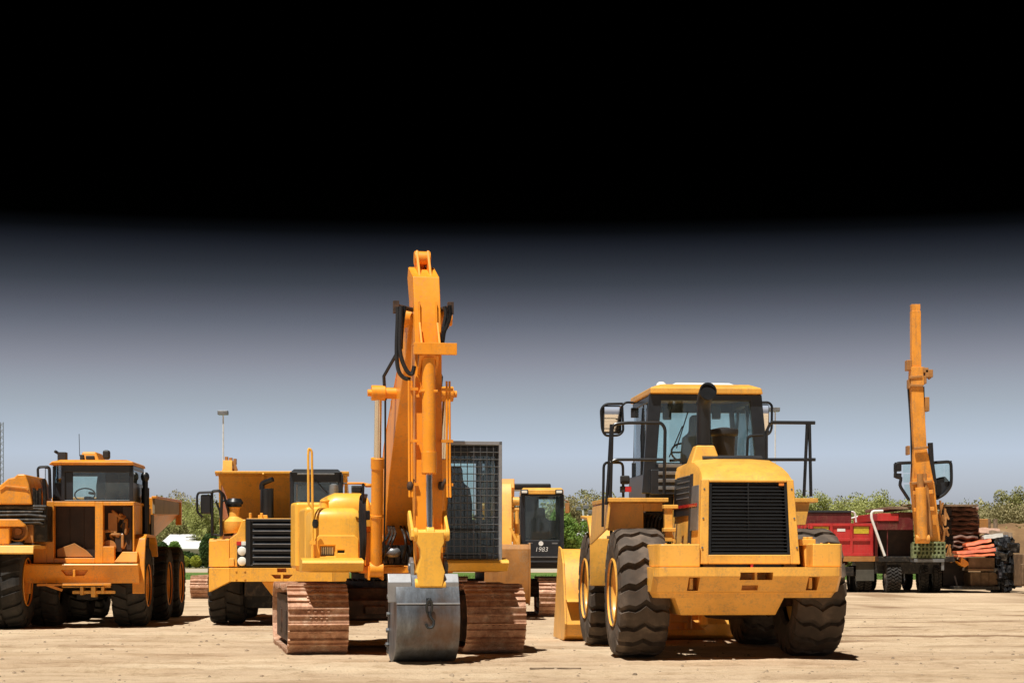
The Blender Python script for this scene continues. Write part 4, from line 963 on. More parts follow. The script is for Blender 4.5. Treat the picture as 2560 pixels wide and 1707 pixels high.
b = MB(); p = A(560,835,-.75); b.prism([(A(430,880,-.75).x,A(430,880,-.75).z),(A(520,850,-.75).x,A(520,850,-.75).z),(p.x,p.z),(A(650,890,-.75).x,A(650,890,-.75).z),(A(700,940,-.75).x,A(700,940,-.75).z),(A(430,940,-.75).x,A(430,940,-.75).z)], 'y', -.76,-.70); b.build('splash_panel', 'bronze', ad, .01)
b = MB(); p, q = A(776,552,-.55), A(1004,900,-.55); b.box(p.x,q.x,-.5,-.4,q.z,p.z); b.build('engine_bay', 'brown', ad)
rnd = random.Random(5); b = MB()
for k in range(7):
    x = rnd.uniform(p.x+.05,q.x-.2); z = rnd.uniform(q.z+.1,p.z-.2)
    b.tube(fillet([(x,-.55,z),(x+rnd.uniform(-.1,.15),-.7,z+.15),(x+.1,-.72,z+rnd.uniform(-.2,.2)),(x+.2,-.55,z+.1)],.06), .028, 7)
c = A(825,865,-.7); b.cyl((c.x,-.74,c.z),(c.x,-.6,c.z),.13,20); c = A(850,650,-.7); b.box(c.x-.08,c.x+.08,-.72,-.55,c.z-.25,c.z+.1)
b.build('engine_parts', 'bronze', ad, .004)
b = MB(); c = A(900,820,-.7); b.box(c.x-.08,c.x+.05,-.71,-.5,c.z-.2,c.z+.12); p, q = A(925,560,-.6), A(998,890,-.6); b.box(p.x,q.x,-.66,-.55,q.z,p.z); b.build('engine_cover', 'brown', ad, .01)
# fenders over the front wheels
for sx in (-1, 1):
    xo = sx*(A(1108,900,-.6).x); xi = sx*A(1018,900,-.6).x
    if sx < 0: xi = -A(1018,900,-.6).x; xo = -A(1108,900,-.6).x
    zt = A(1050,768,-.7).z
    outp = [(-.95,.62),(-.93,1.2),(-.78,zt-.08),(-.6,zt),(.6,zt),(.85,zt-.12),(1.0,1.3)]
    inp = [(.94,1.3),(.80,zt-.17),(.57,zt-.05),(-.57,zt-.05),(-.72,zt-.12),(-.87,1.18),(-.89,.62)]
    b = MB(); b.prism(outp+inp, 'x', min(xi,xo), max(xi,xo)); b.build('fender', 'adt', ad, .012)
b = MB(); p, q = A(865,900,-.92), A(1040,980,-.92); b.loft([[(p.x,-1.05,q.z),(q.x,-1.05,q.z),(q.x,-.75,q.z),(p.x,-.75,q.z)],[(p.x+.15,-.98,p.z),(q.x,-.98,p.z),(q.x,-.7,p.z),(p.x+.15,-.7,p.z)]]); b.build('step', 'adt', ad, .01)
# cab
zb, zt = A(700,518,-.5).z, A(700,248,-.5).z
x0, x1 = A(385,400,-.3).x, A(1003,400,-.5).x; xm = A(475,400,-.5).x; xa = A(548,400,-.5).x; xb = A(792,400,-.5).x
b = MB()
for (x, y, w) in ((xm,-.47,.07),(x1-.035,-.47,.07),(x0+.02,-.1,.05),(x0+.03,.9,.08),(x1-.04,.9,.08)): b.box(x-w/2,x+w/2,y-.03,y+.05,zb,zt)
b.box(xm-.03,x1,-.5,-.42,zt-.13,zt); b.box(xm-.03,x1,-.5,-.42,zb-.01,zb+.02); b.box(x0,x1,.88,.95,zt-.15,zt); b.box(x0,x1,.88,.95,zb-.1,zb+.01); b.box(x0,x0+.05,-.1,.9,zt-.08,zt); b.box(x0,x0+.05,-.1,.9,zb,zb+.45); b.box(x1-.05,x1,-.45,.9,zt-.08,zt); b.box(x1-.05,x1,-.45,.9,zb,zb+.35)
b.box(xm,xa,-.46,-.44,zb+.02,zt-.13); b.box(x0,xm-.03,-.12,-.08,zb,zb+.35)
cab = b.build('cab', 'cabdark', ad, .015)
b = MB(); b.box(xb,x1-.07,-.458,-.45,zb+.02,zt-.13); b.build('side_pane', 'glassdark', cab)
b = MB(); b.box(xa,xb,-.458,-.45,zb+.02,zt-.13); b.build('windscreen', 'glass', cab)
b = MB(); b.box(x1-.02,x1-.012,-.4,.86,zb+.35,zt-.08); b.build('side_window', 'glassdark', cab); b = MB(); b.box(x0+.012,x0+.02,-.05,.86,zb+.45,zt-.08); b.build('side_window', 'glassdark', cab)
b = MB(); b.loft([[(x0+.02,-.10,zb+.35),(xm-.04,-.46,zb+.35),(xm-.04,-.45,zb+.35),(x0+.02,-.09,zb+.35)],[(x0+.02,-.10,zt),(xm-.04,-.46,zt),(xm-.04,-.45,zt),(x0+.02,-.09,zt)]]); b.build('corner_window', 'glass', cab)
p, q = A(555,300,.9), A(780,415,.9); b = MB(); b.box(x0+.06,p.x-.04,.885,.94,zb+.01,zt-.15); b.box(q.x+.04,x1-.06,.885,.94,zb+.01,zt-.15); b.build('rear_wall', 'cabdark', cab)
b = MB(); b.box(p.x-.04,q.x+.04,.90,.905,zb+.01,zt-.15); b.build('rear_window', 'glass', cab)
seat(cab, xb-.1, .25, zb-.35, .9)
c = A(640,470,-.2); b = MB(); b.tube([(c.x+.19*math.cos(k*PI/10),-.2+.06*math.sin(k*PI/10),c.z+.12*math.sin(k*PI/10)) for k in range(21)],.014,6,False); b.build('steering_wheel', 'plastic', cab)
b = MB(); zr = A(700,208,-.5).z; b.loft([[(x0+.0,-.58,zt),(x1+.03,-.58,zt),(x1+.03,1.0,zt),(x0,1.0,zt)],[(x0+.06,-.60,zt+.06),(x1+.01,-.60,zt+.06),(x1+.01,1.0,zt+.06),(x0+.06,1.0,zt+.06)],[(x0+.22,-.50,zr),(x1-.12,-.50,zr),(x1-.12,.9,zr),(x0+.22,.9,zr)]])
b.build('cab_roof', 'adt', cab, .02)
b = MB(); p, q = A(610,150,0), A(765,205,0); b.loft([[(p.x,-.2,zr-.02),(q.x,-.2,zr-.02),(q.x,.7,zr-.02),(p.x,.7,zr-.02)],[(p.x+.05,-.15,p.z),(q.x-.08,-.15,p.z),(q.x-.08,.6,p.z),(p.x+.05,.6,p.z)]]); ac = b.build('air_conditioner', 'adt', cab, .03)
b = MB(); b.box(p.x+.02,p.x+.09,-.24,-.15,zr-.01,p.z-.06); b.box(p.x+.13,q.x-.10,-.24,-.15,zr+.02,p.z-.08); b.build('roof_vent', 'plastic', ac, .01)
b = MB(); p, q = A(436,150,-.2), A(500,225,-.2); b.box(p.x,q.x,-.25,-.05,q.z,p.z); b.cyl((p.x,-.15,p.z-.02),(p.x-.06,-.2,p.z+.02),.03,8); b.build('work_lamp', 'plastic', cab, .03)
b = MB(); p, q = A(775,135,-.2), A(828,205,-.2); b.box(p.x,q.x,-.25,-.1,q.z,p.z); b.build('work_lamp', 'plastic', cab, .04)
b = MB(); p = A(600,180,.1); b.tube([(p.x,.1,p.z),(p.x-.01,.1,p.z+.42)], .006, 5); b.build('antenna', 'plastic', cab)
b = MB(); b.tube(fillet([tuple(A(*c,-.35)) for c in ((290,340),(286,265),(372,262),(380,500))],.06), .03, 8); b.tube([tuple(A(330,350,-.35)),tuple(A(345,515,-.35))], .035, 8); mf = b.build('mirror_frame', 'black', ad)
b = MB(); p, q = A(284,262,-.35), A(345,358,-.35); b.box(p.x,q.x,-.37,-.33,q.z,p.z); b.build('mirror', 'mirror', mf, .02)
# exhaust stack and frame right of the cab
b = MB(); c = A(1096,500,.5); t = A(1096,350,.5); b.cyl((c.x,.5,A(1096,1000,.5).z),(c.x,.5,A(1096,420,.5).z),.075,16); b.cyl((c.x,.5,A(1096,420,.5).z),(c.x,.5,t.z+.1),.05,12); b.ball((c.x,.45,t.z+.03),.085,12,(1,1,1.2)); b.build('exhaust_stack', 'black', ad)
b = MB(); p, q = A(1022,420,.9), A(1150,1080,.9); b.box(p.x,q.x-.05,1.1,1.5,q.z,A(1022,620,1.1).z); b.box(p.x,p.x+.10,.7,.8,q.z,p.z); b.beam((p.x+.02,.65,p.z+.05),(q.x-.1,.68,p.z-.3),.03,.03)
b.build('cab_rear_frame', 'engine', ad, .01)
b = MB(); p, q = A(1082,575,1.0), A(1130,690,1.0); b.box(p.x,q.x,.98,1.2,q.z,p.z); b.build('body_bracket', 'adt', ad, .01)
# dump body
xr = A(1348,520,5.6).x; ztn, zbn = A(1125,492,1.6).z, A(1125,620,1.6).z; ztf, zbf = A(1348,522,5.6).z, A(1348,628,5.6).z
zlo = A(1258,800,4.8).z
def bring(y, zt_, zb_, zl, hw=None):
    h = xr if hw is None else hw
    return [(-h,y,zt_),(-h-.0,y,zb_),(-h+.45,y,zl),(h-.45,y,zl),(h,y,zb_),(h,y,zt_)]
b = MB(); b.loft([bring(1.5,ztn,zbn,1.75), bring(2.2,ztn,zbn-.02,1.45), bring(4.9,ztf+.02,zbf,zlo), bring(5.6,ztf,zbf,zlo+.35)]); body = b.build('dump_body', 'adt', ad, .02)
b = MB(); b.loft([[(xr-.02,1.45,zbn+.01),(xr+.03,1.45,zbn+.01),(xr+.03,1.45,ztn),(xr-.02,1.45,ztn)],[(xr-.02,5.5,zbf+.02),(xr+.03,5.5,zbf+.02),(xr+.03,5.5,ztf),(xr-.02,5.5,ztf)]]); b.build('body_side', 'adtshade', body, .01)
b = MB(); b.box(xr-.06,xr+.06,5.5,5.66,zlo+.3,ztf+.01); b.beam((xr+.02,1.4,ztn+.0),(xr+.02,5.6,ztf+.0),.10,.05); b.build('body_rim', 'adt', body, .01)

# ================================================================== machine cut off by the left edge
f0 = Frame(-70, 35.0, 3, C1)
m0 = thing('road_truck', 'orange machine with muddy lugged tyre half cut off by the left edge of the picture', 'construction machine', f0.loc(), f0.th)
Z = lambda cx, cy, y: f0.u(cx, cy, y)
xw = (Z(170,1200,-.6).x)-.36
for x in (xw, -xw-.0): wheel(m0, (x, 0, .84), .84, .70, 'lug', 20, .4, 'adt', 'rubdark', 1 if x > 0 else -1, 0, .3)
for x in (xw, -xw): wheel(m0, (x, 3.6, .84), .84, .70, 'lug', 20, .4, 'adt', 'rubdark', 1 if x > 0 else -1, 0, .6)
b = MB(); b.box(-.5,.5,-.8,4.4,.8,1.3); b.lathe([(.1,-xw+.2),(.2,-.4),(.25,0),(.2,.4),(.1,xw-.2)],(0,0,.84),(1,0,0),16); b.lathe([(.1,-xw+.2),(.2,-.4),(.25,0),(.2,.4),(.1,xw-.2)],(0,3.6,.84),(1,0,0),16); b.build('chassis', 'engine', m0, .02)
g = lambda c, y: tuple((Z(c[0],c[1],y).x, Z(c[0],c[1],y).z))
pts = [g(c,-.4) for c in ((-190,545),(-190,420),(0,400),(60,350),(110,338),(130,316),(190,316),(215,385),(243,545))]
b = MB(); b.prism(pts, 'y', -.4, 1.6); b.build('upper_hood', 'adt', m0, .03, 3)
pts = [g(c,-.43) for c in ((0,432),(45,400),(200,415),(215,430),(210,440),(190,428),(40,412),(0,440))]
b = MB(); b.prism(pts, 'y', -.425, -.38); b.build('hood_seam', 'adt', m0, .005)
p, q = Z(-190,547,-.3), Z(350,700,-.3); b = MB(); b.box(p.x,q.x,-.2,.8,q.z-.3,p.z-.01); b.build('engine', 'engine', m0, .02)
b = MB()
for k, cy in enumerate((560,575,600,632,660,690)):
    a_, c_ = Z(-150,cy,-.35), Z(345-12*(k%3),cy+6*(k%2),-.35); b.tube([(a_.x,-.32,a_.z),((a_.x+c_.x)/2+.1*k,-.34,a_.z+.02*(k%2)),(c_.x,-.32,c_.z)], .035-.004*(k%3), 8)
for cx in (255,275,300,335): a_ = Z(cx,420+8*(cx%3),-.3); c_ = Z(cx,700,-.3); b.tube([(a_.x,-.28,a_.z),(c_.x,-.28,c_.z)], .03, 7)
b.build('engine_pipes', 'engine', m0)
b = MB(); p, q = Z(-150,655,-.5), Z(188,712,-.5); b.prism([(p.x,p.z),(q.x-.12,p.z),(q.x,q.z+.03),(q.x,q.z),(p.x,q.z)], 'y',-.52,-.36); b.build('guard_bar', 'adt', m0, .015)
b = MB(); p, q = Z(-150,712,-.48), Z(75,850,-.48); b.box(p.x,q.x,-.5,.2,q.z,p.z); b.build('side_panel', 'adt', m0, .03)
b = MB(); p, q = Z(75,690,-.3), Z(248,835,-.3); b.box(p.x,q.x,-.28,.3,q.z,p.z); c = Z(138,748,-.3); b.lathe([(.15,0),(.19,.03),(.19,.12),(.16,.14)],(c.x,-.28,c.z),(0,-1,0),24); b.cyl((c.x,-.33,c.z),(c.x,-.28,c.z),.07,12); b.build('lamp_mount', 'bronze', m0, .01)
pp, qq = Z(-150,850,-.8), Z(275,920,-.8); b = MB(); b.prism([(-.95,qq.z+.02),(-.9,qq.z+.15),(-.7,pp.z),(1.0,pp.z),(1.0,pp.z-.06),(-.68,pp.z-.06),(-.86,qq.z+.1),(-.9,qq.z)], 'x', pp.x, Z(262,880,-.8).x); b.build('fender', 'yellow', m0, .01)

# ================================================================== rigid hauler behind the excavator
C2 = (460, 1080, 3.015)
fh = Frame(697, 37.6, 4, C2)
ha = thing('hauler', 'orange off-highway hauler with wide black louvred grille and raised tail body, behind the excavator', 'dump truck', fh.loc(), fh.th)
H = lambda cx, cy, y: fh.u(cx, cy, y)
for x in (-.98, .98):
    wheel(ha, (x, 0, .80), .80, .68, 'lug', 20, .38, 'haul', 'rubdark', -1 if x < 0 else 1, 0, .2)
    wheel(ha, (x, 3.6, .80), .80, .68, 'lug', 20, .38, 'haul', 'rubdark', -1 if x < 0 else 1, 0, .2)
b = MB(); b.box(-.6,.6,-1.0,4.6,.55,1.2); b.box(-.75,.75,-.25,1.0,.3,.8); b.build('chassis', 'engine', ha, .02)
zt, zb = H(600,1022,-1.4).z, H(600,1125,-1.4).z; l = H(190,1100,-1.15).x; l2 = H(347,1100,-1.42).x; r = H(1245,1100,-1.2).x; r2 = H(1120,1050,-1.42).x
b = MB(); zl = H(190,1205,-1.1).z
b.prism([(l2,-1.42),(r2,-1.42),(r2,-.9),(l2,-.9)], 'z', zb, zt); bp = b.build('bumper', 'haul', ha, .012)
for p, q in ((H(703,1025,-1.4),H(772,1055,-1.4)),): cut(bp, MB().box(p.x,q.x,-1.6,-1.25,q.z,p.z))
p, q = H(655,1073,-1.4), H(822,1103,-1.4); cut(bp, MB().prism([(p.x,p.z),(q.x,p.z),(q.x-.08,q.z),(p.x+.08,q.z)],'y',-1.6,-1.25))
b = MB(); m_ = (p.x+q.x)/2; b.box(m_-.02,m_+.02,-1.43,-1.2,q.z-.05,p.z+.03)
for cx in (393,458):
    for cy in (1043,1103): c = H(cx,cy,-1.43); b.cyl((c.x,-1.435,c.z),(c.x,-1.41,c.z),.018,8)
b.build('bumper_bolts', 'haul', bp)
for sx in (-1, 1):
    L0, L2 = (l, l2-.003) if sx < 0 else (r, r2+.003)
    b = MB(); za = zb-.26
    b.loft([[(L2,-1.415,zb+.0),(L2,-1.415,zt),(L2,-.7,zt),(L2,-.7,zb)], [(L0,-1.25,zl if sx<0 else zb),(L0,-1.25,zt),(L0,-.7,zt),(L0,-.7,zl if sx<0 else zb)]]); b.build('bumper_corner', 'haul', ha, .012)
p, q = H(585,1130,-1.2), H(900,1230,-1.2); b = MB(); b.prism([(p.x,zb-.005),(q.x,zb-.005),(q.x-.15,q.z+.1),(p.x+.35,q.z-.1),(p.x+.2,q.z)], 'y',-1.2,-1.1); b.build('skid_plate', 'haul', ha, .01)
gx0, gx1 = H(466,700,-1.3).x, -H(466,700,-1.3).x; gz0, gz1 = H(600,1010,-1.3).z, H(600,652,-1.3).z
b = MB(); b.box(gx0,gx1,-1.22,-1.15,gz0,gz1); b.box(gx0,gx0+.09,-1.32,-1.2,gz0,gz1); b.box(gx1-.09,gx1,-1.32,-1.2,gz0,gz1); b.box(gx0,gx1,-1.31,-1.2,gz1-.05,gz1+.0); b.box(gx0,gx1,-1.31,-1.2,gz0,gz0+.03)
gr = b.build('grille', 'black', ha, .008)
b = MB()
for k in range(7):
    z = H(600,990-49.5*k,-1.3).z; b.loft([[(x,-1.305,z-.012),(x,-1.315,z+.004),(x,-1.23,z+.055),(x,-1.225,z+.04)] for x in (gx0+.13,gx1-.13)])
b.build('grille_slats', 'cabdark', gr)
b = MB()
for k in range(7): z = H(600,990-49.5*k,-1.3).z; b.box(gx0+.13,gx1-.13,-1.322,-1.312,z-.01,z+.002)
b.build('slat_edges', 'silver', gr)
# body panels beside the grille
b = MB(); p = H(345,1015,-1.2)
pr = [H(345,1015,-1.2),H(345,800,-1.2),H(400,760,-1.2),H(440,660,-1.2),H(466,655,-1.2),H(466,1015,-1.2)]
b.prism([(v.x,v.z) for v in pr],'y',-1.2,-.6); b.prism([(-v.x,v.z) for v in pr],'y',-1.2,-.6)
b.box(gx0,gx1,-1.18,.0,gz1-.3,gz1+.012); hb = b.build('hood', 'haul', ha, .02)
for sx in (-1,1):
    b = MB(); p, q = H(190,800,-.9), H(345,1015,-.9); xs = sorted((sx*abs(p.x), sx*abs(q.x))); b.prism([(-1.0,q.z),(-.95,q.z+.5),(-.8,p.z),(.9,p.z),(1.1,q.z+.3),(1.0,q.z+.3),(.85,p.z-.06),(-.75,p.z-.06),(-.9,q.z)],'x',xs[0],xs[1])
    b.prism([(xs[0],-.93),(xs[1],-.98),(xs[1],-.9),(xs[0],-.88)],'z',q.z,p.z-.02); b.build('fender', 'haul', ha, .012)
b = MB(); p, q = H(398,855,-1.3), H(470,1012,-1.3); b.box(p.x,q.x-.01,-1.26,-1.19,q.z,p.z); hp = b.build('lamp_panel', 'plastic', ha, .01)
for cy in (895,972):
    c = H(437,cy,-1.28); b = MB(); b.lathe([(.08,0),(.085,.02),(.075,.035),(.04,.045),(.01,.05)],(c.x,-1.262,c.z),(0,-1,0),20,True); b.build('headlight', 'lamp', hp)
b = MB(); p, q = H(395,823,-1.26), H(466,852,-1.26); b.box(p.x,(p.x+q.x)/2,-1.25,-1.19,q.z,p.z); b.build('turn_signal', 'redlens', ha, .006); b = MB(); b.box((p.x+q.x)/2+.003,q.x,-1.25,-1.19,q.z,p.z); b.build('turn_signal', 'lamp', ha, .006)
b = MB(); p, q = H(340,950,-1.22), H(378,1010,-1.22); b.box(p.x,q.x,-1.235,-1.19,q.z,p.z); b.build('step', 'yellow', ha, .01)
# air cleaner, muffler
b = MB(); c = H(380,620,-.7); zt_, z1, z2, z3 = H(380,500,-.7).z, H(380,545,-.7).z, H(380,570,-.7).z, H(380,655,-.7).z
b.lathe([(.17,z3),(.10,z3+.05),(.10,z2),(.14,z2+.01)],(c.x,-.7,0),(0,0,1),20,True); zf = H(370,760,-.75).z; b.lathe([(.2,zf),(.25,zf+.1),(.25,z3-.05),(.18,z3)],(c.x,-.7,0),(0,0,1),20,True); b.build('air_cleaner_body', 'yellow', ha)
b = MB(); b.lathe([(.12,z2+.01),(.14,z2+.03),(.14,z1),(.17,z1+.01),(.17,z1+.05),(.12,zt_),(.02,zt_+.01)],(c.x,-.7,0),(0,0,1),20,True); b.build('air_cleaner_cap', 'black', ha)
b = MB(); p, q = H(575,425,-.3), H(675,645,-.3); b.cyl(((p.x+q.x)/2,-.3,q.z-.1),((p.x+q.x)/2,-.3,p.z),(q.x-p.x)/2,20); b.tube(fillet([((p.x+q.x)/2-.1,-.3,p.z-.02),((p.x+q.x)/2-.1,-.3,p.z+.1),((p.x+q.x)/2+.12,-.4,p.z+.18)],.06),.05,10); b.build('muffler', 'black', ha, 0)
b = MB()
for cx in (500,585): c = H(cx,630,-.9); b.cyl((c.x,-.9,gz1),(c.x,-.9,gz1+.12),.03,8)
c = H(590,640,-.8); b.box(c.x-.08,c.x+.1,-.85,-.7,gz1,gz1+.08); b.build('hood_fittings', 'haul', ha, .01)
# left handrails and mirror
q = lambda cx, cy, y=-.9: tuple(H(cx,cy,y))
b = MB(); b.tube(fillet([q(215,780),q(210,445),q(270,440),q(285,470),q(278,780)],.05), .028, 8); b.tube(fillet([q(240,520),q(270,590),q(290,780),q(215,770)],.05), .022, 8); b.tube(fillet([q(285,520,-.7),q(320,510,-.7),q(372,770,-.7),q(300,775,-.7)],.05), .024, 8); b.tube(fillet([q(262,440,-.9),q(300,465,-.8),q(345,640,-.7)],.05), .022, 8)
b.build('handrail', 'black', ha)
b = MB(); b.tube(fillet([q(210,452,-.95),q(110,455,-.95),q(98,480,-.95),q(100,600,-.95),q(140,640,-.95)],.05), .022, 8); mf = b.build('mirror_frame', 'black', ha); b = MB(); p_, q_ = H(125,470,-.93), H(203,615,-.93); b.box(p_.x,q_.x,-.95,-.88,q_.z,p_.z); b.build('mirror', 'black', mf, .03)
# cab
x0, x1 = H(797,400,-.4).x, H(1192,400,-.4).x; zb, zt = H(900,640,-.4).z, H(900,298,-.4).z
b = MB()
for x, y in ((x0+.04,-.38),(x1-.04,-.38),(x0+.04,.8),(x1-.04,.8)): b.box(x-.035,x+.035,y-.04,y+.04,zb-.3,zt)
b.box(x0,x1,-.42,-.34,zt-.2,zt-.0); b.box(x0,x1,-.42,-.34,zb-.3,zb+.04); b.box(x0,x1,.76,.84,zt-.2,zt); b.box(x0,x1,.76,.84,zb-.3,zb+.35); b.box(x0,x0+.03,-.3,.8,zb-.3,zb+.3); b.box(x1-.03,x1,-.3,.8,zb-.3,zb+.3)
b.loft([[(x0+.01,-.5,zt-.02),(x1-.01,-.5,zt-.02),(x1-.01,.9,zt-.02),(x0+.01,.9,zt-.02)],[(x0+.08,-.42,zt+.05),(x1-.08,-.42,zt+.05),(x1-.08,.85,zt+.05),(x0+.08,.85,zt+.05)]])
cab = b.build('cab', 'cabdark', ha, .02)
b = MB(); b.box(x0+.08,x1-.08,-.40,-.394,zb+.04,zt-.2); b.build('windscreen', 'glass', cab)
b = MB(); b.box(x0+.1,x1-.1,.79,.796,zb+.35,zt-.2); b.build('rear_window', 'glassdark', cab)
b = MB(); p, r_ = H(855,310,-.43), H(1135,322,-.43); b.box(p.x,r_.x,-.515,-.49,r_.z,p.z); b.build('light_bar', 'greysteel', cab, .005)
b = MB(); a_, c_ = H(1085,460,-.43), H(985,355,-.43); b.tube([(a_.x,-.42,a_.z),(c_.x,-.42,c_.z)],.012,6); b.build('wiper', 'black', cab)
seat(cab, (x0+x1)/2+.1, .2, zb-.3, .95)
# sloped front wall of the dump body
l, r = H(238,310,1.0).x, H(1245,345,1.0).x; zt = H(600,303,1.0).z
b = MB(); hx = max(abs(l), abs(r)); l_, r_ = l, r
zk = H(600,490,1.0).z; zz = H(600,660,1.25).z
b.loft([[(l_,.8,zt-.03),(r_,.8,zt-.03),(r_,.8,zt+.02),(l_,.8,zt+.02)],
        [(l_,1.0,zt-.08),(r_,1.0,zt-.08),(r_,1.0,zt+.0),(l_,1.0,zt+.0)]])
rings = [[(l_+.05,1.0,zt-.06),(r_-.05,1.0,zt-.06),(r_-.05,1.2,zt-.06),(l_+.05,1.2,zt-.06)],
        [(l_+.20,1.35,zk),(r_-.20,1.35,zk),(r_-.2,1.5,zk),(l_+.2,1.5,zk)], [(l_+.22,1.36,zk-.04),(r_-.22,1.36,zk-.04),(r_-.2,1.5,zk-.04),(l_+.2,1.5,zk-.04)], [(l_+.45,1.4,zz-.4),(r_-.45,1.4,zz-.4),(r_-.45,1.6,zz-.4),(l_+.45,1.6,zz-.4)]]
b.loft(rings)
b.prism([(1.2,zt),(1.5,zz-.4),(5.6,zz-.5),(6.2,zz+.1),(5.4,zt-.5),(3.0,zt-.3)], 'x', l_+.04, l_+.10); b.prism([(1.2,zt),(1.5,zz-.4),(5.6,zz-.5),(6.2,zz+.1),(5.4,zt-.5),(3.0,zt-.3)], 'x', r_-.10, r_-.04); b.box(l_+.1,r_-.1,1.5,5.6,zz-.5,zz-.4)
for t in (.48,): xx = l_+(r_-l_)*t*.75; b.beam((xx,.80,zt-.02),(xx-.03,1.2,zk+.15),.04,.06)
b.build('dump_body', 'haul', ha, .012)
b = MB(); p_, q_ = H(1262,402,-.6), H(1338,462,-.6); b.box(p_.x,q_.x,-.62,-.55,q_.z,p_.z); b.tube([tuple(H(1200,385,-.5)),tuple(H(1330,388,-.6))],.015,6); b.build('mirror', 'black', ha, .02)

# ================================================================== second excavator, right of the first
C5 = (1260, 1180, 3.918)
f2 = Frame(1258, 42.0, 1.0, C5)
e2 = thing('crawler_excavator', 'orange excavator with dark glass cab numbered 1983 behind the front excavator', 'excavator', f2.loc(), f2.th, )
Q = lambda cx, cy, y: f2.u(cx, cy, y)
crawler(e2, -1.19, H=.84); crawler(e2, 1.19, H=.84)
b = MB(); b.prism([(1.0,.5),(1.3,.4),(2.8,.4),(3.0,.5),(2.9,.8),(1.2,.8)], 'x', -.9, .9); b.box(-.9,.9,1.05,1.2,.50,.66); b.build('undercarriage', 'rustdark', e2, .02)
b = MB(); b.cyl((0,2,.8),(0,2,.98),.62,32); b.build('swing_ring', 'engine', e2)
p, q = Q(230,878,0), Q(560,960,0); b = MB(); b.box(-1.3,q.x-.05,.1,3.6,q.z+.04,p.z-.01); b.build('upper_frame', 'black', e2, .02)
x0, x1 = Q(162,400,0).x, Q(588,400,0).x; zb, zt = Q(300,870,0).z, Q(300,215,0).z
b = MB()
b.box(x0,x0+.10,0,.08,zb,zt); b.box(x1-.09,x1,0,.08,zb,zt); b.box(x0+.1,x1-.09,.0,.08,zt-.04,zt+.0); z1 = Q(300,665,0).z; b.box(x0+.1,x1-.09,.0,.06,zb,z1)
b.box(x0,x0+.06,1.5,1.6,zb,zt); b.box(x1-.06,x1,1.5,1.6,zb,zt); p, q = Q(340,265,1.55), Q(505,470,1.55)
b.box(x0+.06,p.x,1.5,1.56,zb,zt); b.box(q.x,x1-.06,1.5,1.56,zb,zt); b.box(p.x,q.x,1.5,1.56,zb,q.z); b.box(p.x,q.x,1.5,1.56,p.z,zt)
b.box(x0,x0+.04,.08,1.5,zb,zb+.6); b.box(x1-.04,x1,.08,1.5,zb,zb+.6); b.box(x0,x1,.0,1.6,zb-.04,zb+.0)
cab = b.build('cab', 'cabdark', e2, .015)
b = MB(); b.box(x0+.1,x1-.09,.03,.036,z1,zt-.04); b.build('windscreen', 'glass', cab)
b = MB(); b.box(p.x,q.x,1.53,1.535,q.z,p.z); b.build('rear_window', 'glass', cab)
b = MB(); b.box(x0+.02,x0+.026,.1,1.5,zb+.6,zt); b.build('side_window', 'glassdark', cab); b = MB(); b.box(x1-.026,x1-.02,.1,1.5,zb+.6,zt); b.build('side_window', 'glassdark', cab)
seat(cab, (x0+x1)/2-.02, .7, zb-.02, .95)
b = MB(); zr = Q(300,165,0).z; b.loft([[(x0+.01,-.03,zt),(x1-.01,-.03,zt),(x1-.01,1.6,zt),(x0+.01,1.6,zt)],[(x0+.01,-.03,zr-.02),(x1-.01,-.03,zr-.02),(x1-.01,1.6,zr-.02),(x0+.01,1.6,zr-.02)],[(x0+.06,.05,zr+.03),(x1-.06,.05,zr+.03),(x1-.06,1.5,zr+.03),(x0+.06,1.5,zr+.03)]]); b.build('cab_roof', 'yellow', cab, .012)
for cx in (200,540):
    c = Q(cx,195,-.08); b = MB(); b.box(c.x-.085,c.x+.085,-.12,-.03,c.z-.05,c.z+.06); lm = b.build('work_light', 'plastic', cab, .02); b = MB(); b.box(c.x-.06,c.x+.06,-.126,-.118,c.z-.02,c.z+.035); b.build('lamp_glass', 'lamp', lm, .004)
c = Q(362,697,0); b = MB(); b.cyl((c.x,-.008,c.z),(c.x,.0,c.z),.052,24); b.build('round_badge', 'white', cab)
c = Q(365,757,0); o = link('number', text_mesh('1983', .145, .002, .2, -.002), 'white', cab); o.location = (c.x, -.004, c.z)
b = MB(); p, q = Q(232,688,0), Q(280,698,0); b.box(p.x,q.x,-.003,.0,q.z,p.z); p, q = Q(470,688,0), Q(525,702,0); b.box(p.x,q.x,-.003,.0,q.z,p.z); b.build('label_strip', 'greysteel', cab)
b = MB(); b.box(x0+.1,x1-.09,-.02,.02,Q(300,835,0).z,Q(300,823,0).z); b.build('cab_step', 'greysteel', cab)
b = MB(); p, q = Q(590,300,0), Q(640,400,0); b.box(p.x+.02,q.x,-.03,.02,q.z,p.z); b.tube(fillet([(x1,0,p.z+.06),(q.x-.02,0,p.z+.04),(q.x+.01,0,q.z+.03)],.04),.012,6); b.build('mirror', 'bronze', cab, .02)
b = MB(); c = Q(240,110,2.2); b.box(x0-.6,x0+.75,2.2,3.4,c.z-.14,c.z); b.build('canopy', 'black', e2, .04)
b = MB(); b.box(x0-.5,x0-.42,2.3,2.4,1.6,c.z-.1); b.box(-1.25,.5,2.2,3.9,.98,1.9); b.build('engine_hood', 'exc', e2, .04)
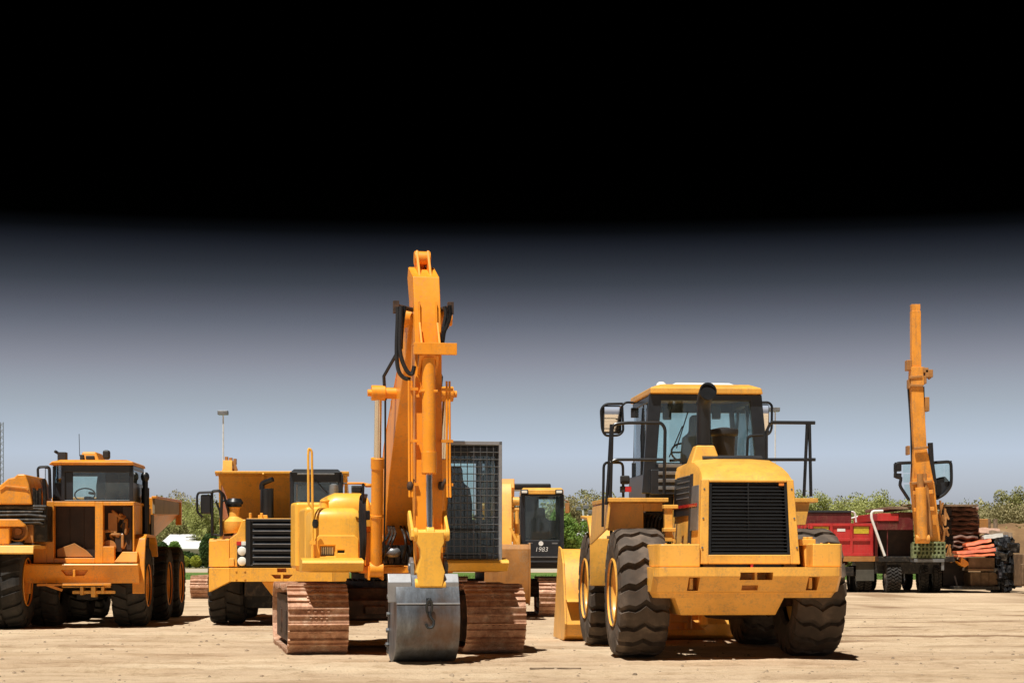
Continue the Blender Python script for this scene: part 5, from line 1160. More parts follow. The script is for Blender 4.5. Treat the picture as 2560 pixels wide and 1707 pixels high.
# folded boom and stick, their right edge shows past the first machine's cab
b = MB(); b.loft([[(x,y,z) for y,z in ((1.2,1.2),(.2,2.1),(-.8,2.9),(-1.4,2.95),(-1.5,2.75),(-.9,2.4),(.6,.95),(1.0,1.0))] for x in (-.22,.22)]); b.build('boom', 'exc', e2, .015)
sxr = Q(75,400,-1.9).x
b = MB(); zt_, zb_ = Q(50,110,-1.9).z, Q(50,860,-1.9).z
b.loft([[(x,y,z) for y,z in ((-1.55,zt_-.1),(-1.85,zt_),(-2.05,zt_-.25),(-2.2,zb_+.1),(-2.1,zb_-.1),(-1.9,zb_))] for x in (-.2, sxr)]); st = b.build('stick', 'yellow', e2, .012)
b = MB(); ct = Q(118,285,-1.9); b.cyl((sxr-.03,-1.9,ct.z),(ct.x+.07,-1.9,ct.z),.09,16); ct2 = Q(125,365,-1.9); b.cyl((sxr,-1.9,ct2.z),(ct2.x+.05,-1.9,ct2.z),.05,12); b.cyl((ct2.x,-1.9,ct2.z+.05),(ct2.x,-1.9,ct2.z-.3),.045,12)
b.beam(tuple(Q(60,540,-2.1)),tuple(Q(145,720,-2.1)),.05,.09,(0,1,0)); b.beam(tuple(Q(140,620,-2.1)),tuple(Q(155,970,-2.1)),.05,.07,(0,1,0)); b.beam(tuple(Q(95,850,-2.1)),tuple(Q(145,720,-2.1)),.05,.07,(0,1,0)); c = Q(100,820,-2.0); b.cyl((sxr-.1,-2.05,c.z),(c.x+.05,-2.05,c.z),.08,16); b.build('bucket_linkage', 'yellow', st, .006)
b = MB(); c0_, c1_ = Q(125,460,-1.8), Q(130,600,-1.8); b.cyl((c0_.x,-1.8,c0_.z),(c1_.x,-1.8,c1_.z),.06,12); b.build('cylinder', 'haul', st)
b = MB(); p, q = Q(20,680,-2.0), Q(85,770,-2.0); b.box(p.x-.05,q.x,-2.16,-2.14,q.z,p.z); b.build('white_plate', 'white', st)
xe = Q(238,720,-1.9).x; zt_ = Q(200,705,-1.9).z; zb_ = .32
b = MB(); b.prism([(-1.6,zt_-.3),(-2.3,zt_),(-2.4,zt_-.1),(-2.45,zb_+.5),(-2.3,zb_+.15),(-1.9,zb_),(-1.2,zb_+.1),(-1.25,zb_+.2),(-1.9,zb_+.08),(-2.2,zb_+.3),(-2.33,zb_+.6),(-2.3,zt_-.2),(-1.7,zt_-.45)], 'x', -.42, xe); bk2 = b.build('bucket', 'bronze', e2, .008)
b = MB(); b.prism([(-1.55,zt_-.3),(-2.32,zt_+.03),(-2.43,zt_-.1),(-2.48,zb_+.5),(-2.33,zb_+.12),(-1.9,zb_-.03),(-1.15,zb_+.1)], 'x', xe, xe+.035); b.build('side_plate', 'bronze', bk2, .004)

# ================================================================== third excavator behind the hauler
f3 = Frame(CX-8.62*F/61.0, 61.0, 2, C2)
e3 = thing('crawler_excavator', 'far excavator hidden behind the hauler, showing one rusty track and its arm tip', 'excavator', f3.loc(), f3.th)
crawler(e3, -1.19-.02, H=.72); crawler(e3, 1.19, H=.72)
b = MB(); b.prism([(1.0,.4),(1.3,.3),(2.8,.3),(3.0,.4),(2.9,.75),(1.2,.75)], 'x', -.9, .9); b.box(-.8,1.2,.6,3.6,.9,1.1); b.cyl((0,2,.74),(0,2,.91),.6,24); b.build('undercarriage', 'rustdark', e3, .02)
b = MB(); b.box(-.75,.3,1.4,3.8,1.1,2.0); b.box(.35,1.2,.5,2.0,1.1,2.7); b.build('house', 'exc', e3, .05)
S = lambda cx, cy, y: f3.u(cx, cy, y)
p, q = S(302,215,-2.0), S(372,300,-2.0)
b = MB(); b.loft([[(x,y,z) for y,z in ((1.3,1.3),(.0,2.7),(-1.8,p.z-.2),(-2.2,p.z-.35),(-2.1,p.z-.6),(.4,2.0),(1.0,1.1))] for x in ((p.x+q.x)/2-.2,(p.x+q.x)/2+.2)]); b.build('boom', 'exc', e3, .01)
b = MB(); b.loft([[(x,y,z) for y,z in ((-1.9,p.z-.05),(-2.3,p.z),(-2.4,p.z-.4),(-2.5,1.2),(-2.3,1.1),(-1.95,p.z-.6))] for x in (p.x,q.x)]); st = b.build('stick', 'yellow', e3, .01)
b = MB(); a_, c_ = S(322,185,-2.1), S(368,215,-2.1)
for k in range(3): b.box(a_.x+.13*k-.05,a_.x+.13*k+.04,-2.2,-2.0,c_.z-.12,a_.z-.03*k)
b.beam(tuple(S(370,215,-2.2)),tuple(S(395,292,-2.2)),.08,.1); b.build('arm_lugs', 'bronze', st, .006)
# ================================================================== far right: tipper truck, crane truck, scrap
C6 = (2000, 1100, 3.564)
def road_wheel(root, x, y, r=.50, w=.28):
    wheel(root, (x,y,r), r, w, 'lug', 26, .28, 'silver', 'rubdark', -1 if x < 0 else 1, 0, x+y)
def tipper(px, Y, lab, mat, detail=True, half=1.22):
    ft = Frame(px, Y, 0, C6); t = thing('tipper_truck', lab, 'tipper truck', ft.loc(), 0); T = lambda cx, cy, y: ft.u(cx, cy, y)
    for y in (.6, 1.95):
        for x in (-1.05,-.75,.75,1.05): road_wheel(t, x, y)
    for x in (-1.0,1.0): road_wheel(t, x, 6.3)
    b = MB(); b.box(-.45,.45,-.1,7.2,.62,.95); b.box(-.9,-.5,.4,2.2,.6,.8); b.box(.5,.9,.4,2.2,.6,.8); b.build('chassis', 'engine', t, .01)
    zt, zb = T(300,740,0).z, T(300,1032,0).z
    b = MB(); b.box(-half,half,.08,5.2,zb,zt-.15); b.box(-half,-half+.08,.0,5.2,zb,zt); b.box(half-.08,half,.0,5.2,zb,zt)
    for k in range(6): b.box(half-.02,half+.05,.7+.8*k,.78+.8*k,zb,zt-.02); b.box(-half-.05,-half+.02,.7+.8*k,.78+.8*k,zb,zt-.02)
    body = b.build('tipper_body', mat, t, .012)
    b = MB(); n = 3
    b.box(-half+.02,half-.02,.0,.06,zb,zt)
    for k in range(4): x = -half+.04+(2*half-.18)*k/3; b.box(x,x+.10,-.06,-.0,zb+.002,zt)
    for z in (zb+.001,(zb+zt)/2-.05,zt-.10): b.box(-half+.03,half-.03,-.055,-.001,z,z+.10)
    tg = b.build('tailgate', mat, t, .01)
    zc = T(500,800,0).z
    for k in (0,2): b = MB(); x = -half+.04+(2*half-.18)*(k+.5)/3+.05; b.box(x-.28,x+.28,-.012,-.001,zc-.13,zc+.13); b.build('reflective_sign', 'signyellow', tg)
    b = MB(); x = -half+.04+(2*half-.18)*1.5/3+.05; b.box(x-.15,x+.15,-.01,-.001,zc-.05,zc+.06); b.build('white_decal', 'white', tg)
    b = MB(); z0, z1 = T(300,718,1.0).z, T(300,652,1.0).z; b.box(-half+.02,T(440,650,1.0).x,.6,1.2,z0-.1,z1); b.build('cargo_bin', 'darkred', t, .01)
    b = MB(); z2 = T(300,628,1.0).z; b.box(-half,T(440,650,1.0).x,.55,1.3,z1+.003,z2); b.build('tarp_roll', 'cabdark', t, .03)
    b = MB(); b.tube(fillet([tuple(T(440,635,.9)),tuple(T(485,640,.9)),tuple(T(495,680,.9)),tuple(T(500,730,.9))],.2),.04,8); b.tube([tuple(T(445,700,.9)),tuple(T(515,680,.9))],.035,8); b.build('tarp_arm', 'white', t)
    b = MB(); zz = T(300,1080,0).z; b.box(-half-.03,half+.05,-.1,.1,zz,zb-.01); b.build('rear_sill', 'bronze' if mat=='red' else mat, t, .01)
    for x in (-.9,.9):
        b = MB(); b.box(x-.34,x+.34,.02,.06,T(500,1252,0).z,zz-.01); b.build('mud_flap', 'mudflap', t, .006)
    b = MB(); b.box(-1.2,1.2,5.4,7.2,1.0,2.55); b.prism([(7.2,1.0),(8.2,1.0),(8.2,1.7),(7.2,1.8)], 'x', -.9,.9); cb = b.build('cab', mat, t, .06, 3)
    b = MB(); b.box(-1.0,1.0,5.37,5.395,1.7,2.35); b.build('rear_window', 'glassdark', cb)
    return t, T
M['signyellow'] = simple('reflective_yellow', (.55,.42,.03), .4, var=.3, scale=9)
M['mudflap'] = simple('mud_flap_rubber', (.07,.065,.05), .8, var=.25)
tipper(2103, 72.0, 'red tipper truck with ribbed tailgate seen from behind, just right of the loader', 'red')
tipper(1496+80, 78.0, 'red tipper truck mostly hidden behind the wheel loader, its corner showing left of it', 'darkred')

# crane truck
fc = Frame(2265, 71.5, 0, C6)
ct = thing('crane_truck', 'dark red flatbed truck carrying a tall orange crane boom', 'crane truck', fc.loc(), 0)
K = lambda cx, cy, y: fc.u(cx, cy, y)
for x in (K(800,1300,0).x, K(860,1300,0).x, K(1100,1300,0).x, K(1215,1300,0).x): road_wheel(ct, x, .2, .56, .30)
for x in (K(830,1300,1.5).x, K(1170,1300,1.5).x):
    road_wheel(ct, x, 1.7, .56, .3); road_wheel(ct, x, 6.0, .56, .3)
p, q = K(700,1040,-.3), K(1400,1060,-.3)
b = MB(); b.box(p.x,q.x,-.3,7.0,q.z-.1,p.z+.02); b.box(K(760,1100,0).x,K(1240,1100,0).x,-.1,7,K(800,1190,0).z,q.z-.1); b.box(p.x,p.x+.6,.3,2.5,.7,1.2); b.build('chassis', 'engine', ct, .02)
b = MB(); p, q = K(690,650,0), K(880,720,0); b.box(p.x,q.x,.0,5.0,q.z,p.z); b.build('side_locker', 'red', ct, .02)
b = MB(); p, q = K(690,725,0), K(1000,800,0); b.box(p.x,q.x,.05,5.0,q.z,p.z); b.box(K(690,800,0).x,K(700,800,0).x,.1,5,K(690,1035,0).z,q.z); b.box(K(780,800,0).x,K(790,800,0).x,.1,.2,K(690,1035,0).z,q.z); b.box(K(880,640,0).x,K(1010,640,0).x,.02,4.9,q.z,K(880,640,0).z); b.build('bed_side', 'darkred', ct, .02)
b = MB(); p, q = K(690,800,.4), K(1020,1035,.4); b.box(p.x+.1,q.x,.5,4.9,q.z,p.z); b.build('cargo_hold', 'brown', ct, .02)
b = MB(); p, q = K(800,585,0), K(1010,615,0); b.box(p.x,q.x,-.1,5,q.z,p.z-.02); b.box(K(910,575,0).x,q.x,-.12,.3,p.z-.0,p.z+.06); p, q = K(1225,572,0), K(1585,590,0); b.box(p.x,q.x,-.1,5,q.z,p.z); b.build('deck_boards', 'plank', ct, .01) if 'plank' in M else None
b = MB(); b.tube(fillet([tuple(K(755,1030,-.3)),tuple(K(635,690,-.3)),tuple(K(640,632,-.3)),tuple(K(740,630,-.3))],.3),.05,8); b.build('ladder_rail', 'white', ct)
# crane boom: sections in front view, real box sections leaning a little
def seg(b, cx0, cy0, cx1, cy1, w0, w1, ya, yb, dep):
    a_, c_ = K(cx0,cy0,ya), K(cx1,cy1,yb); k = 20.07/1  # crop px per metre at this depth
    s0, s1 = w0/239.5*1.0, w1/239.5
    b.loft([[(a_.x-s0/2,ya-dep/2,a_.z),(a_.x+s0/2,ya-dep/2,a_.z),(a_.x+s0/2,ya+dep/2,a_.z),(a_.x-s0/2,ya+dep/2,a_.z)], [(c_.x-s1/2,yb-dep/2,c_.z),(c_.x+s1/2,yb-dep/2,c_.z),(c_.x+s1/2,yb+dep/2,c_.z),(c_.x-s1/2,yb+dep/2,c_.z)]])
def c3(x, y): return (( 2180+x/3.1375)-2000)*3.564, ((740+y/3.1375)-1100)*3.564
b = MB(); seg(b,1140,900,1085,370,195,190,-.6,-.9,.6); seg(b,1085,370,*c3(370,1200),185,115,-.9,-1.0,.5); boom = b.build('lower_boom', 'crane', ct, .02)
b = MB(); seg(b,*c3(370,1200),*c3(345,700),112,104,-1.0,-1.1,.45); seg(b,*c3(345,705),*c3(343,560),118,100,-1.1,-1.1,.5); seg(b,*c3(343,560),*c3(340,120),82,80,-1.1,-1.2,.35); seg(b,*c3(340,125),*c3(338,68),74,78,-1.2,-1.2,.3); ub = b.build('upper_boom', 'crane', boom, .012)
for (xa_, ya_, xb_, yb_) in ((290,640,395,630),(300,700,400,705),(330,1195,440,1185),(310,1470,470,1450)): 
    a_, c_ = K(*c3(xa_,ya_),-1.35), K(*c3(xb_,yb_),-1.35); b = MB(); b.beam(a_, c_, .08, .10, (0,0,1)); b.build('boom_bracket','bronze',ub,.02)
for xa_, ya_, w_, h_ in ((285,545,40,80),(440,610,60,60),(410,585,50,40),(425,850,34,110),(280,1210,20,70),(300,690,40,70),(400,660,40,60)):
    a_ = K(*c3(xa_,ya_),-1.1); ww, hh = w_*.0151*.31*1.0*1.0, h_*.0151*.31
    ww, hh = w_/3.1375/67.1, h_/3.1375/67.1
    b = MB(); b.box(a_.x-ww/2,a_.x+ww/2,-1.3,-.9,a_.z-hh/2,a_.z+hh/2); b.build('boom_bracket','bronze',ub,.02)
b = MB(); b.beam(K(*c3(395,560),-1.1), K(*c3(455,650),-1.1), .12,.10,(0,1,0)); b.build('boom_bracket', 'bronze', ub, .02)
b = MB(); a_, c_ = K(1090,880,-1.45), K(1075,420,-1.50); b.cyl(a_, c_, .20, 14); b.cyl(a_-Vector((.25,0,0)), a_+Vector((.25,0,0)), .16, 12); b.build('lift_cylinder', 'crane', boom, .01)
b = MB(); c_ = K(1075,420,-1.50); d_ = K(1070,300,-1.52); b.cyl(c_, d_, .12, 12); b.build('piston_rod', 'bronze', boom)
b = MB(); a_, c_ = K(1140,860,-1.3), K(1115,300,-1.3); b.cyl(a_, c_, .06, 8); a_, c_ = K(1170,860,-1.3), K(1135,420,-1.3); b.cyl(a_, c_, .05, 8); b.build('boom_pipes', 'bronze', boom)
for yy in (360,470,620): a_, c_ = K(1000+(yy-360)*.05,yy,-1.28), K(1180+(yy-360)*.06,yy-12,-1.28); b = MB(); b.beam(a_,c_,.10,.14); b.build('boom_bracket','crane',boom,.01)
b = MB(); b.tube([tuple(K(*c3(x,y),-.9)) for x,y in ((285,720),(298,900),(308,1060),(312,1250),(318,1460))], .045, 8); b.tube([tuple(K(*c3(x,y),-.8)) for x,y in ((405,710),(410,930),(415,1100))], .03, 6); b.tube([tuple(K(*c3(x,y),-.9)) for x,y in ((457,1150),(465,1300),(490,1480))], .10, 8); b.tube([tuple(K(x,y,-1.1)) for x,y in ((1050,190),(1100,230),(1140,290),(1150,340))], .03, 6); b.build('boom_hoses', 'hose', boom)
b = MB(); p, q = K(1010,905,-1.1), K(1290,1050,-1.1); b.box(p.x,q.x,-1.1,-.95,q.z,q.z+.1)
for k in range(9): x = p.x+(q.x-p.x)*k/8; b.box(x-.03,x+.03,-1.1,-1.0,q.z,p.z)
for k in range(4): z = q.z+(p.z-q.z)*(k+1)/4; b.box(p.x,q.x,-1.095,-1.01,z-.06,z)
b.box(p.x,q.x,-1.0,-.6,q.z,p.z-.05); b.build('rear_platform', 'mossgreen', ct, .01)
b = MB(); p, q = K(1015,1058,-1.1), K(1285,1085,-1.1); b.box(p.x,q.x,-1.15,-.5,q.z,p.z); b.box(q.x-.1,q.x,-1.1,-1.0,q.z-.3,q.z); b.build('rear_bumper', 'greysteel', ct, .01)
b = MB(); rnd = random.Random(11)
for k in range(26):
    x = rnd.uniform(1225,1340); y = rnd.uniform(640,1000); a_ = K(x,y,-.2); b.beam(a_, a_+Vector((rnd.uniform(-.25,.25),rnd.uniform(-.1,.1),rnd.uniform(-.7,.7))), .07, .07, (0,1,0))
b.build('crane_linkage', 'bronze', ct)
# two glazed operator stations either side of the boom
for (pts, panes, nm) in (
    (((985,200),(850,205),(850,330),(905,335),(885,400),(970,530)), ((915,205,980,290),(920,300,985,375),(930,395,1000,520)), 'l'),
    (((1195,200),(1345,190),(1350,330),(1345,410),(1290,480),(1215,520)), ((1195,200,1280,330),(1285,195,1335,370)), 'r')):
    b = MB(); b.tube(fillet([tuple(K(x,y,-.2)) for x,y in pts],.15), .06, 8); b.tube(fillet([tuple(K(x,y,1.0)) for x,y in pts],.15), .05, 8)
    for x,y in pts[1:]: b.tube([tuple(K(x,y,-.2)),tuple(K(x,y,1.0))],.04,6)
    if nm == 'l':
        p,q=K(850,205,-.25),K(905,275,-.25); b.box(p.x,q.x,-.25,.1,q.z,p.z); p,q=K(850,295,-.25),K(905,330,-.25); b.box(p.x,q.x,-.25,.1,q.z,p.z)
    st = b.build('operator_station', 'black', ct, .0)
    for i,(xa_,ya_,xb_,yb_) in enumerate(panes):
        p,q=K(xa_,ya_,-.1),K(xb_,yb_,-.1); b = MB(); b.box(p.x,q.x,-.12,-.09,q.z,p.z); b.build('window', 'glass', st, .0)
    if nm == 'r':
        b = MB(); pp = [K(x,y,0) for x,y in ((1200,350),(1290,320),(1345,380),(1285,475),(1215,520))]; b.prism([(v.x,v.z) for v in pp],'y',-.05,.8); b.build('station_floor', 'cabdark', st, .05)
# stacked scrap: brown bales, orange beams, black tyres, crates
def obj_thing(b, name, mat, lab, cat, bevel=.0, group=None):
    o = b.build(name, mat, None, bevel); return tag(o, lab, cat, group)
def W6(cx, cy, Y): X = (C6[0]+cx/C6[2]-CX)*Y/F; return Vector((X, Y, EYE-(C6[1]+cy/C6[2]-HZ)*Y/F))
def wbox(b, x0, y0, x1, y1, Y, d, jit=0):
    p, q = W6(x0,y0,Y), W6(x1,y1,Y); b.box(p.x,q.x,Y,Y+d,q.z,p.z); return b
rnd = random.Random(4)
b = MB()
for k in range(9):
    y0 = 598+k*42; x0 = 1345+rnd.randint(-6,10)+ (k>5)*10; x1 = 1590-rnd.randint(0,20) - max(0,k-6)*30
    p, q = W6(x0,y0+36,72), W6(x1,y0,72); z0, z1 = p.z, q.z
    n = 12; rings = []
    for i in range(n+1):
        x = p.x+(q.x-p.x)*i/n; w = .04*noise.noise((x*1.3,k*3.1,0)); s = .022*math.sin(i*1.1+k*1.7)+.03*noise.noise((x*2,k*5,1))
        rings.append([(x,71.9+w*2,z0+s),(x,73.6,z0+s),(x,73.6,z1+s+.02),(x,71.9+w*3-.05,z1+s),(x,71.78+w*4,(z0+z1)/2+s)])
    b.loft(rings)
obj_thing(b, 'bale_stack', 'bale', 'tall stack of crumpled brown bales right of the crane boom', 'stack of bales')
b = MB(); wbox(b,1345,660,1600,1000,72.6,2.0); wbox(b,1270,1060,1500,1300,72.4,3); obj_thing(b,'shipping_bin','brown','dark brown open bin under the crumpled bales','bin',.03)
# orange beams, each a thing
bm = [((1480,935),(1710,888),'faded red steel beam topmost in the scrap pile',.13,'redbeam',71.2),((1500,967),(1735,935),'dull red beam second from the top of the scrap pile',.10,'redbeam',70.9),
      ((1400,1003),(1750,975),'bright orange beam in the middle of the scrap pile',.13,'redbeam',70.7),((1410,1032),(1740,1018),'bright orange beam with ragged end, lowest of the beams in the scrap pile',.08,'redbeam',70.5),
      ((1600,800),(1790,815),'pale pink plank lying across the top of the scrap pile',.22,'pinkplank',71.6),((1640,865),(1815,845),'white plank just above the red beams',.16,'paleboard',71.3),((1690,835),(1900,860),'brown plank reaching right over the tyre pile',.32,'plank',71.5)]
for i, (a_, c_, lab, h, mt, Y) in enumerate(bm):
    p, q = W6(*a_,Y), W6(*c_,Y); b = MB(); d = (q-p); n = 6; rings = []
    for k in range(n+1):
        c = p+d*k/n; w = .012*math.sin(k*2.1+i); hh = h*(.6+.4*min(1,(k+1)/2)); rings.append([(c.x,Y-.0,c.z-hh/2+w),(c.x,Y+.8,c.z-hh/2+w),(c.x,Y+.8,c.z+hh/2+w),(c.x,Y+.1,c.z+hh/2+w)])
    b.loft(rings); obj_thing(b,'steel_beam' if 'beam' in lab else 'plank',mt,lab,'beam' if 'beam' in lab else 'plank',.02)
b = MB(); pp = [W6(x,y,70.9) for x,y in ((1395,1075),(1430,1090),(1440,1040),(1500,1085),(1505,1110),(1470,1130),(1430,1110))]; b.prism([(v.x,v.z) for v in pp],'y',70.9,71.3); obj_thing(b,'torn_sheet','exc','torn orange sheet hanging at the left foot of the scrap pile','metal sheet',.01)
b = MB(); wbox(b,1480,900,1735,1040,71.9,1.0); obj_thing(b,'crate','brown','dark crate behind the orange beams of the scrap pile','crate',.02)
b = MB(); wbox(b,1500,1045,1735,1140,71.2,1.6); wbox(b,1500,1141,1730,1165,71.1,1.7); o=obj_thing(b,'crate','crate','upper tan crate under the orange beams','crate',.02)
b = MB(); wbox(b,1520,1175,1760,1312,71.3,1.6)
for k in range(3): wbox(b,1540+70*k,1180,1548+70*k,1308,71.27,.05)
o=obj_thing(b,'crate','crate','lower brown crate on the ground under the tan crate','crate',.02)
b = MB(); wbox(b,1370,1300,1780,1330,71.0,2.2); obj_thing(b,'pallet','engine','dark pallet under the crates and scrap pile','pallet',.01)
# pile of crushed black drums: irregular lumpy tower with shiny facets
b = MB(); rnd = random.Random(9)
for k in range(260):
    t = rnd.random(); y = 885+430*t; xc = 1800-20*t+rnd.uniform(-75,75)*(1-.25*abs(t-.5)); p = W6(xc,y,71.6); s = rnd.uniform(.12,.34)
    m = Matrix.Rotation(rnd.uniform(0,3),4,'X') @ Matrix.Rotation(rnd.uniform(0,3),4,'Y'); b.T = Matrix.Translation(p+Vector((0,rnd.uniform(-.3,.9),0))) @ m; b.box(-s,s,-s*.5,s*.5,-s*.3,s*.3)
b.T = Matrix.Identity(4); obj_thing(b,'scrap_heap','scrap','tall heap of crushed shiny black scrap beside the orange beams','scrap heap',0,None)
b = MB(); wbox(b,1865,1040,1980,1310,74.0,3); wbox(b,1862,1035,1984,1050,73.95,3.1); obj_thing(b,'metal_container','cabdark','dark metal container at the right end of the yard','container',.03)
b = MB(); wbox(b,1985,1010,2100,1300,70,2); wbox(b,1980,1100,2000,1290,69.9,.3); obj_thing(b,'barrier_block','crate','tan block cut off by the right edge of the picture','block',.05)
b = MB(); wbox(b,1600,700,1680,790,76,.8); 
obj_thing(b,'cargo_box','bronze','orange brown box standing behind the bales','box',.03)
for k, cx in enumerate((1680,1742)):
    b = MB(); p, q = W6(cx,700,76.5), W6(cx,790,76.5); b.cyl((p.x,76.5,0),(p.x,76.5,p.z),.09,8); tag(b.build('post','plank'),('left' if k==0 else 'right')+' one of two pale wooden posts behind the scrap pile','post')

# ================================================================== poles and mast
def lamp_post(px, Y, pytop, lab, heads, r=.055):
    X = (px-CX)*Y/F; zt = EYE+(HZ-pytop)*Y/F
    o = thing('light_pole', lab, 'light pole', (X,Y,0)); b = MB(); b.tube([(0,0,0),(0,0,zt)],[r*1.3,r*.7],10); b.cyl((0,0,0),(0,0,.3),r*2,10); b.build('pole','palepole',o)
    for x0, x1, dz in heads:
        b = MB(); b.tube([(0,0,zt-.05),((x0+x1)/2,0,zt+dz)],.05,6); b.box(x0,x1,-.25,.25,zt+dz-.02,zt+dz+.22); b.build('lamp_head','greysteel',o,.03)
    return o
lamp_post(558,112,1036,'tall pale light pole with one grey floodlight, behind the hauler',[(-.30,.28,0)])
lamp_post(1938,112,1028,'tall pale light pole beside the right mirror of the wheel loader',[(-.35,.25,0)],.05)
lamp_post(1458,125,1275,'short light pole with two lamp heads left of the wheel loader',[(-.45,-.15,.0),(.0,.35,.1)],.10)
lamp_post(1470,118,1286,'short curved-head pole right next to the two-headed pole',[(.0,.45,.05)],.09)
Y = 170; X = (3-CX)*Y/F; o = thing('lattice_mast','thin grey lattice mast at the left edge of the picture','mast',(X,Y,0))
b = MB(); zt = EYE+(HZ-1055)*Y/F
for a_ in range(3): b.cyl((.22*math.cos(a_*2.094),.22*math.sin(a_*2.094),0),(.18*math.cos(a_*2.094),.18*math.sin(a_*2.094),zt),.03,5)
for k in range(24):
    z0, z1 = zt*k/24, zt*(k+1)/24
    for a_ in range(3): b.cyl((.22*math.cos(a_*2.094),.22*math.sin(a_*2.094),z0),(.2*math.cos((a_+1)*2.094),.2*math.sin((a_+1)*2.094),z1),.02,4)
b.build('lattice','darkgalv',o)

# ================================================================== buildings, hedges, trees
def bldg(px0, px1, pyt, pyb, Y, d, lab):
    x0, x1 = (px0-CX)*Y/F, (px1-CX)*Y/F; zt, ze = EYE+(HZ-pyt)*Y/F, EYE+(HZ-pyb)*Y/F
    o = thing('warehouse', lab, 'building', ((x0+x1)/2,Y,0)); w = (x1-x0)/2
    b = MB(); b.box(-w,w,0,d,0,ze); b.build('wall','wallwhite',o)
    b = MB(); b.prism([(-.5,ze),(d/2,zt+.4),(d+.5,ze),(d+.5,ze+.12),(d/2,zt+.55),(-.5,ze+.12)],'x',-w-.4,w+.4); b.build('roof','roofwhite',o)
    b = MB(); b.box(-w+1.5,-w+4.5,-.04,0,0,min(ze-.3,3)); b.build('door','greysteel',o)
    for k in range(3):
        b = MB(); b.box(-w+6+3*k,-w+7.4+3*k,-.03,0,1.1,min(ze-.4,2.2)); b.build('window','glassdark2',o)
bldg(395,560,1342,1372,272,24,'long white low building beyond the hedge at left')
bldg(1432,1475,1340,1380,250,16,'small white building beyond the green tree left of the loader')

def leaf_cloud(b, c, rad, n, size, rnd, sq=(1,1,.8), shell=.55):
    for _ in range(n):
        while True:
            v = Vector((rnd.uniform(-1,1),rnd.uniform(-1,1),rnd.uniform(-1,1)))
            if shell < v.length < 1: break
        p = Vector(c)+Vector((v.x*rad*sq[0],v.y*rad*sq[1],v.z*rad*sq[2])); s = size*rnd.uniform(.5,1.3)
        a_ = Vector((rnd.gauss(0,1),rnd.gauss(0,1),rnd.gauss(0,1))).normalized(); t = a_.orthogonal().normalized(); u = a_.cross(t)
        b.v += [p-t*s, p-u*s*.55, p+t*s, p+u*s*.55]; n0 = len(b.v)-4; b.f.append([n0,n0+1,n0+2,n0+3])
def tree(px, Y, h, w, mat, lab, seed, dens=1., leaf=.12, group=None, base=0):
    rnd = random.Random(seed); o = thing('tree', lab, 'tree', ((px-CX)*Y/F, Y, base), rnd.uniform(0,6), group)
    b = MB(); r0 = h*.018; tips = []
    b.tube([(0,0,0),(.02*h,0,h*.3),(-.01*h,.01*h,h*.65),(0,0,h*.95)],[r0,r0*.8,r0*.5,r0*.15],7)
    for k in range(16):
        t = rnd.uniform(.22,.85); a_ = rnd.uniform(0,6.28); L_ = w*.5*rnd.uniform(.5,1.0)*(1.15-t*.6); p0 = Vector((0,0,h*t)); p1 = p0+Vector((math.cos(a_)*L_*.55,math.sin(a_)*L_*.55,L_*.35)); p2 = p0+Vector((math.cos(a_)*L_,math.sin(a_)*L_,L_*.85))
        b.tube([p0,p1,p2],[r0*.35,r0*.22,r0*.08],5); tips += [p1,p2]
    b.build('trunk','bark',o)
    b = MB()
    for p in tips+[Vector((0,0,h*.9)),Vector((0,0,h*.75))]:
        rr = w*rnd.uniform(.10,.19); leaf_cloud(b, p, rr, int(70*dens*rnd.uniform(.5,1.3)), leaf, rnd, (1,1,.9), .1)
    me = bpy.data.meshes.new('crown'); me.from_pydata([tuple(v) for v in b.v],[],b.f); link('crown', me, mat, o); return o
rnd = random.Random(21)
kinds = [('olive','olive green budding tree'),('leafgreen','fresh green leafing tree'),('brownolive','brownish budding tree'),('palegreen','pale yellow green tree')]
spots = []
for px, h, w, k, Y, where in [
    (452,7.0,8,2,215,'above the white building, left of the hauler'),(415,6.4,7,0,205,'right behind the tail of the left dump truck'),(482,6.8,7,0,220,'over the clipped bushes'),(508,6.2,6,3,200,'beside the mirror of the hauler'),(545,6.2,7,2,215,'behind the hauler'),
    (1420,3.3,2.6,1,92,'close behind the glass cab of the rear excavator'),(1437,5.6,7,2,190,'behind the two short light poles'),(1480,6.0,7,0,195,'between the short poles and the loader'),(1508,6.6,8,0,200,'behind the left fender of the loader'),
    (2012,8.0,7,3,200,'rising behind the right handrail of the loader'),(2060,6.0,9,0,210,'above the red tipper truck'),(2100,6.0,8,2,205,'over the right end of the tipper truck'),(2140,6.6,8,3,200,'left of the white ladder rail'),(2180,6.9,8,3,190,'tall and sparse, between tipper truck and crane truck'),(2210,6.2,6,3,185,'between the tipper truck and the crane truck'),
    (2240,5.8,5,0,185,'just left of the crane station'),(2392,7.0,4,0,190,'small and round, right of the crane station'),(2425,5.2,8,2,195,'low, over the brown bales'),(2470,5.6,9,0,200,'low, left of the tall tree at the right edge'),(2532,8.3,5,0,195,'tall and pointed at the right edge'),(2505,6.6,6,2,200,'left shoulder of the tall pointed tree'),(2556,6.8,6,2,190,'cut off by the right edge')]:
    spots.append((px,h,w,k,Y,where))
for i, (px,h,w,k,Y,where) in enumerate(spots):
    q = 1.0 if Y < 150 else 1.4
    tree(px, Y*q, h*q*(.9 if px > 2000 else 1.0), w*q, kinds[k][0], kinds[k][1]+' '+where, 100+i, 3.2 if k==1 else 3.0, .09 if Y < 150 else .175)
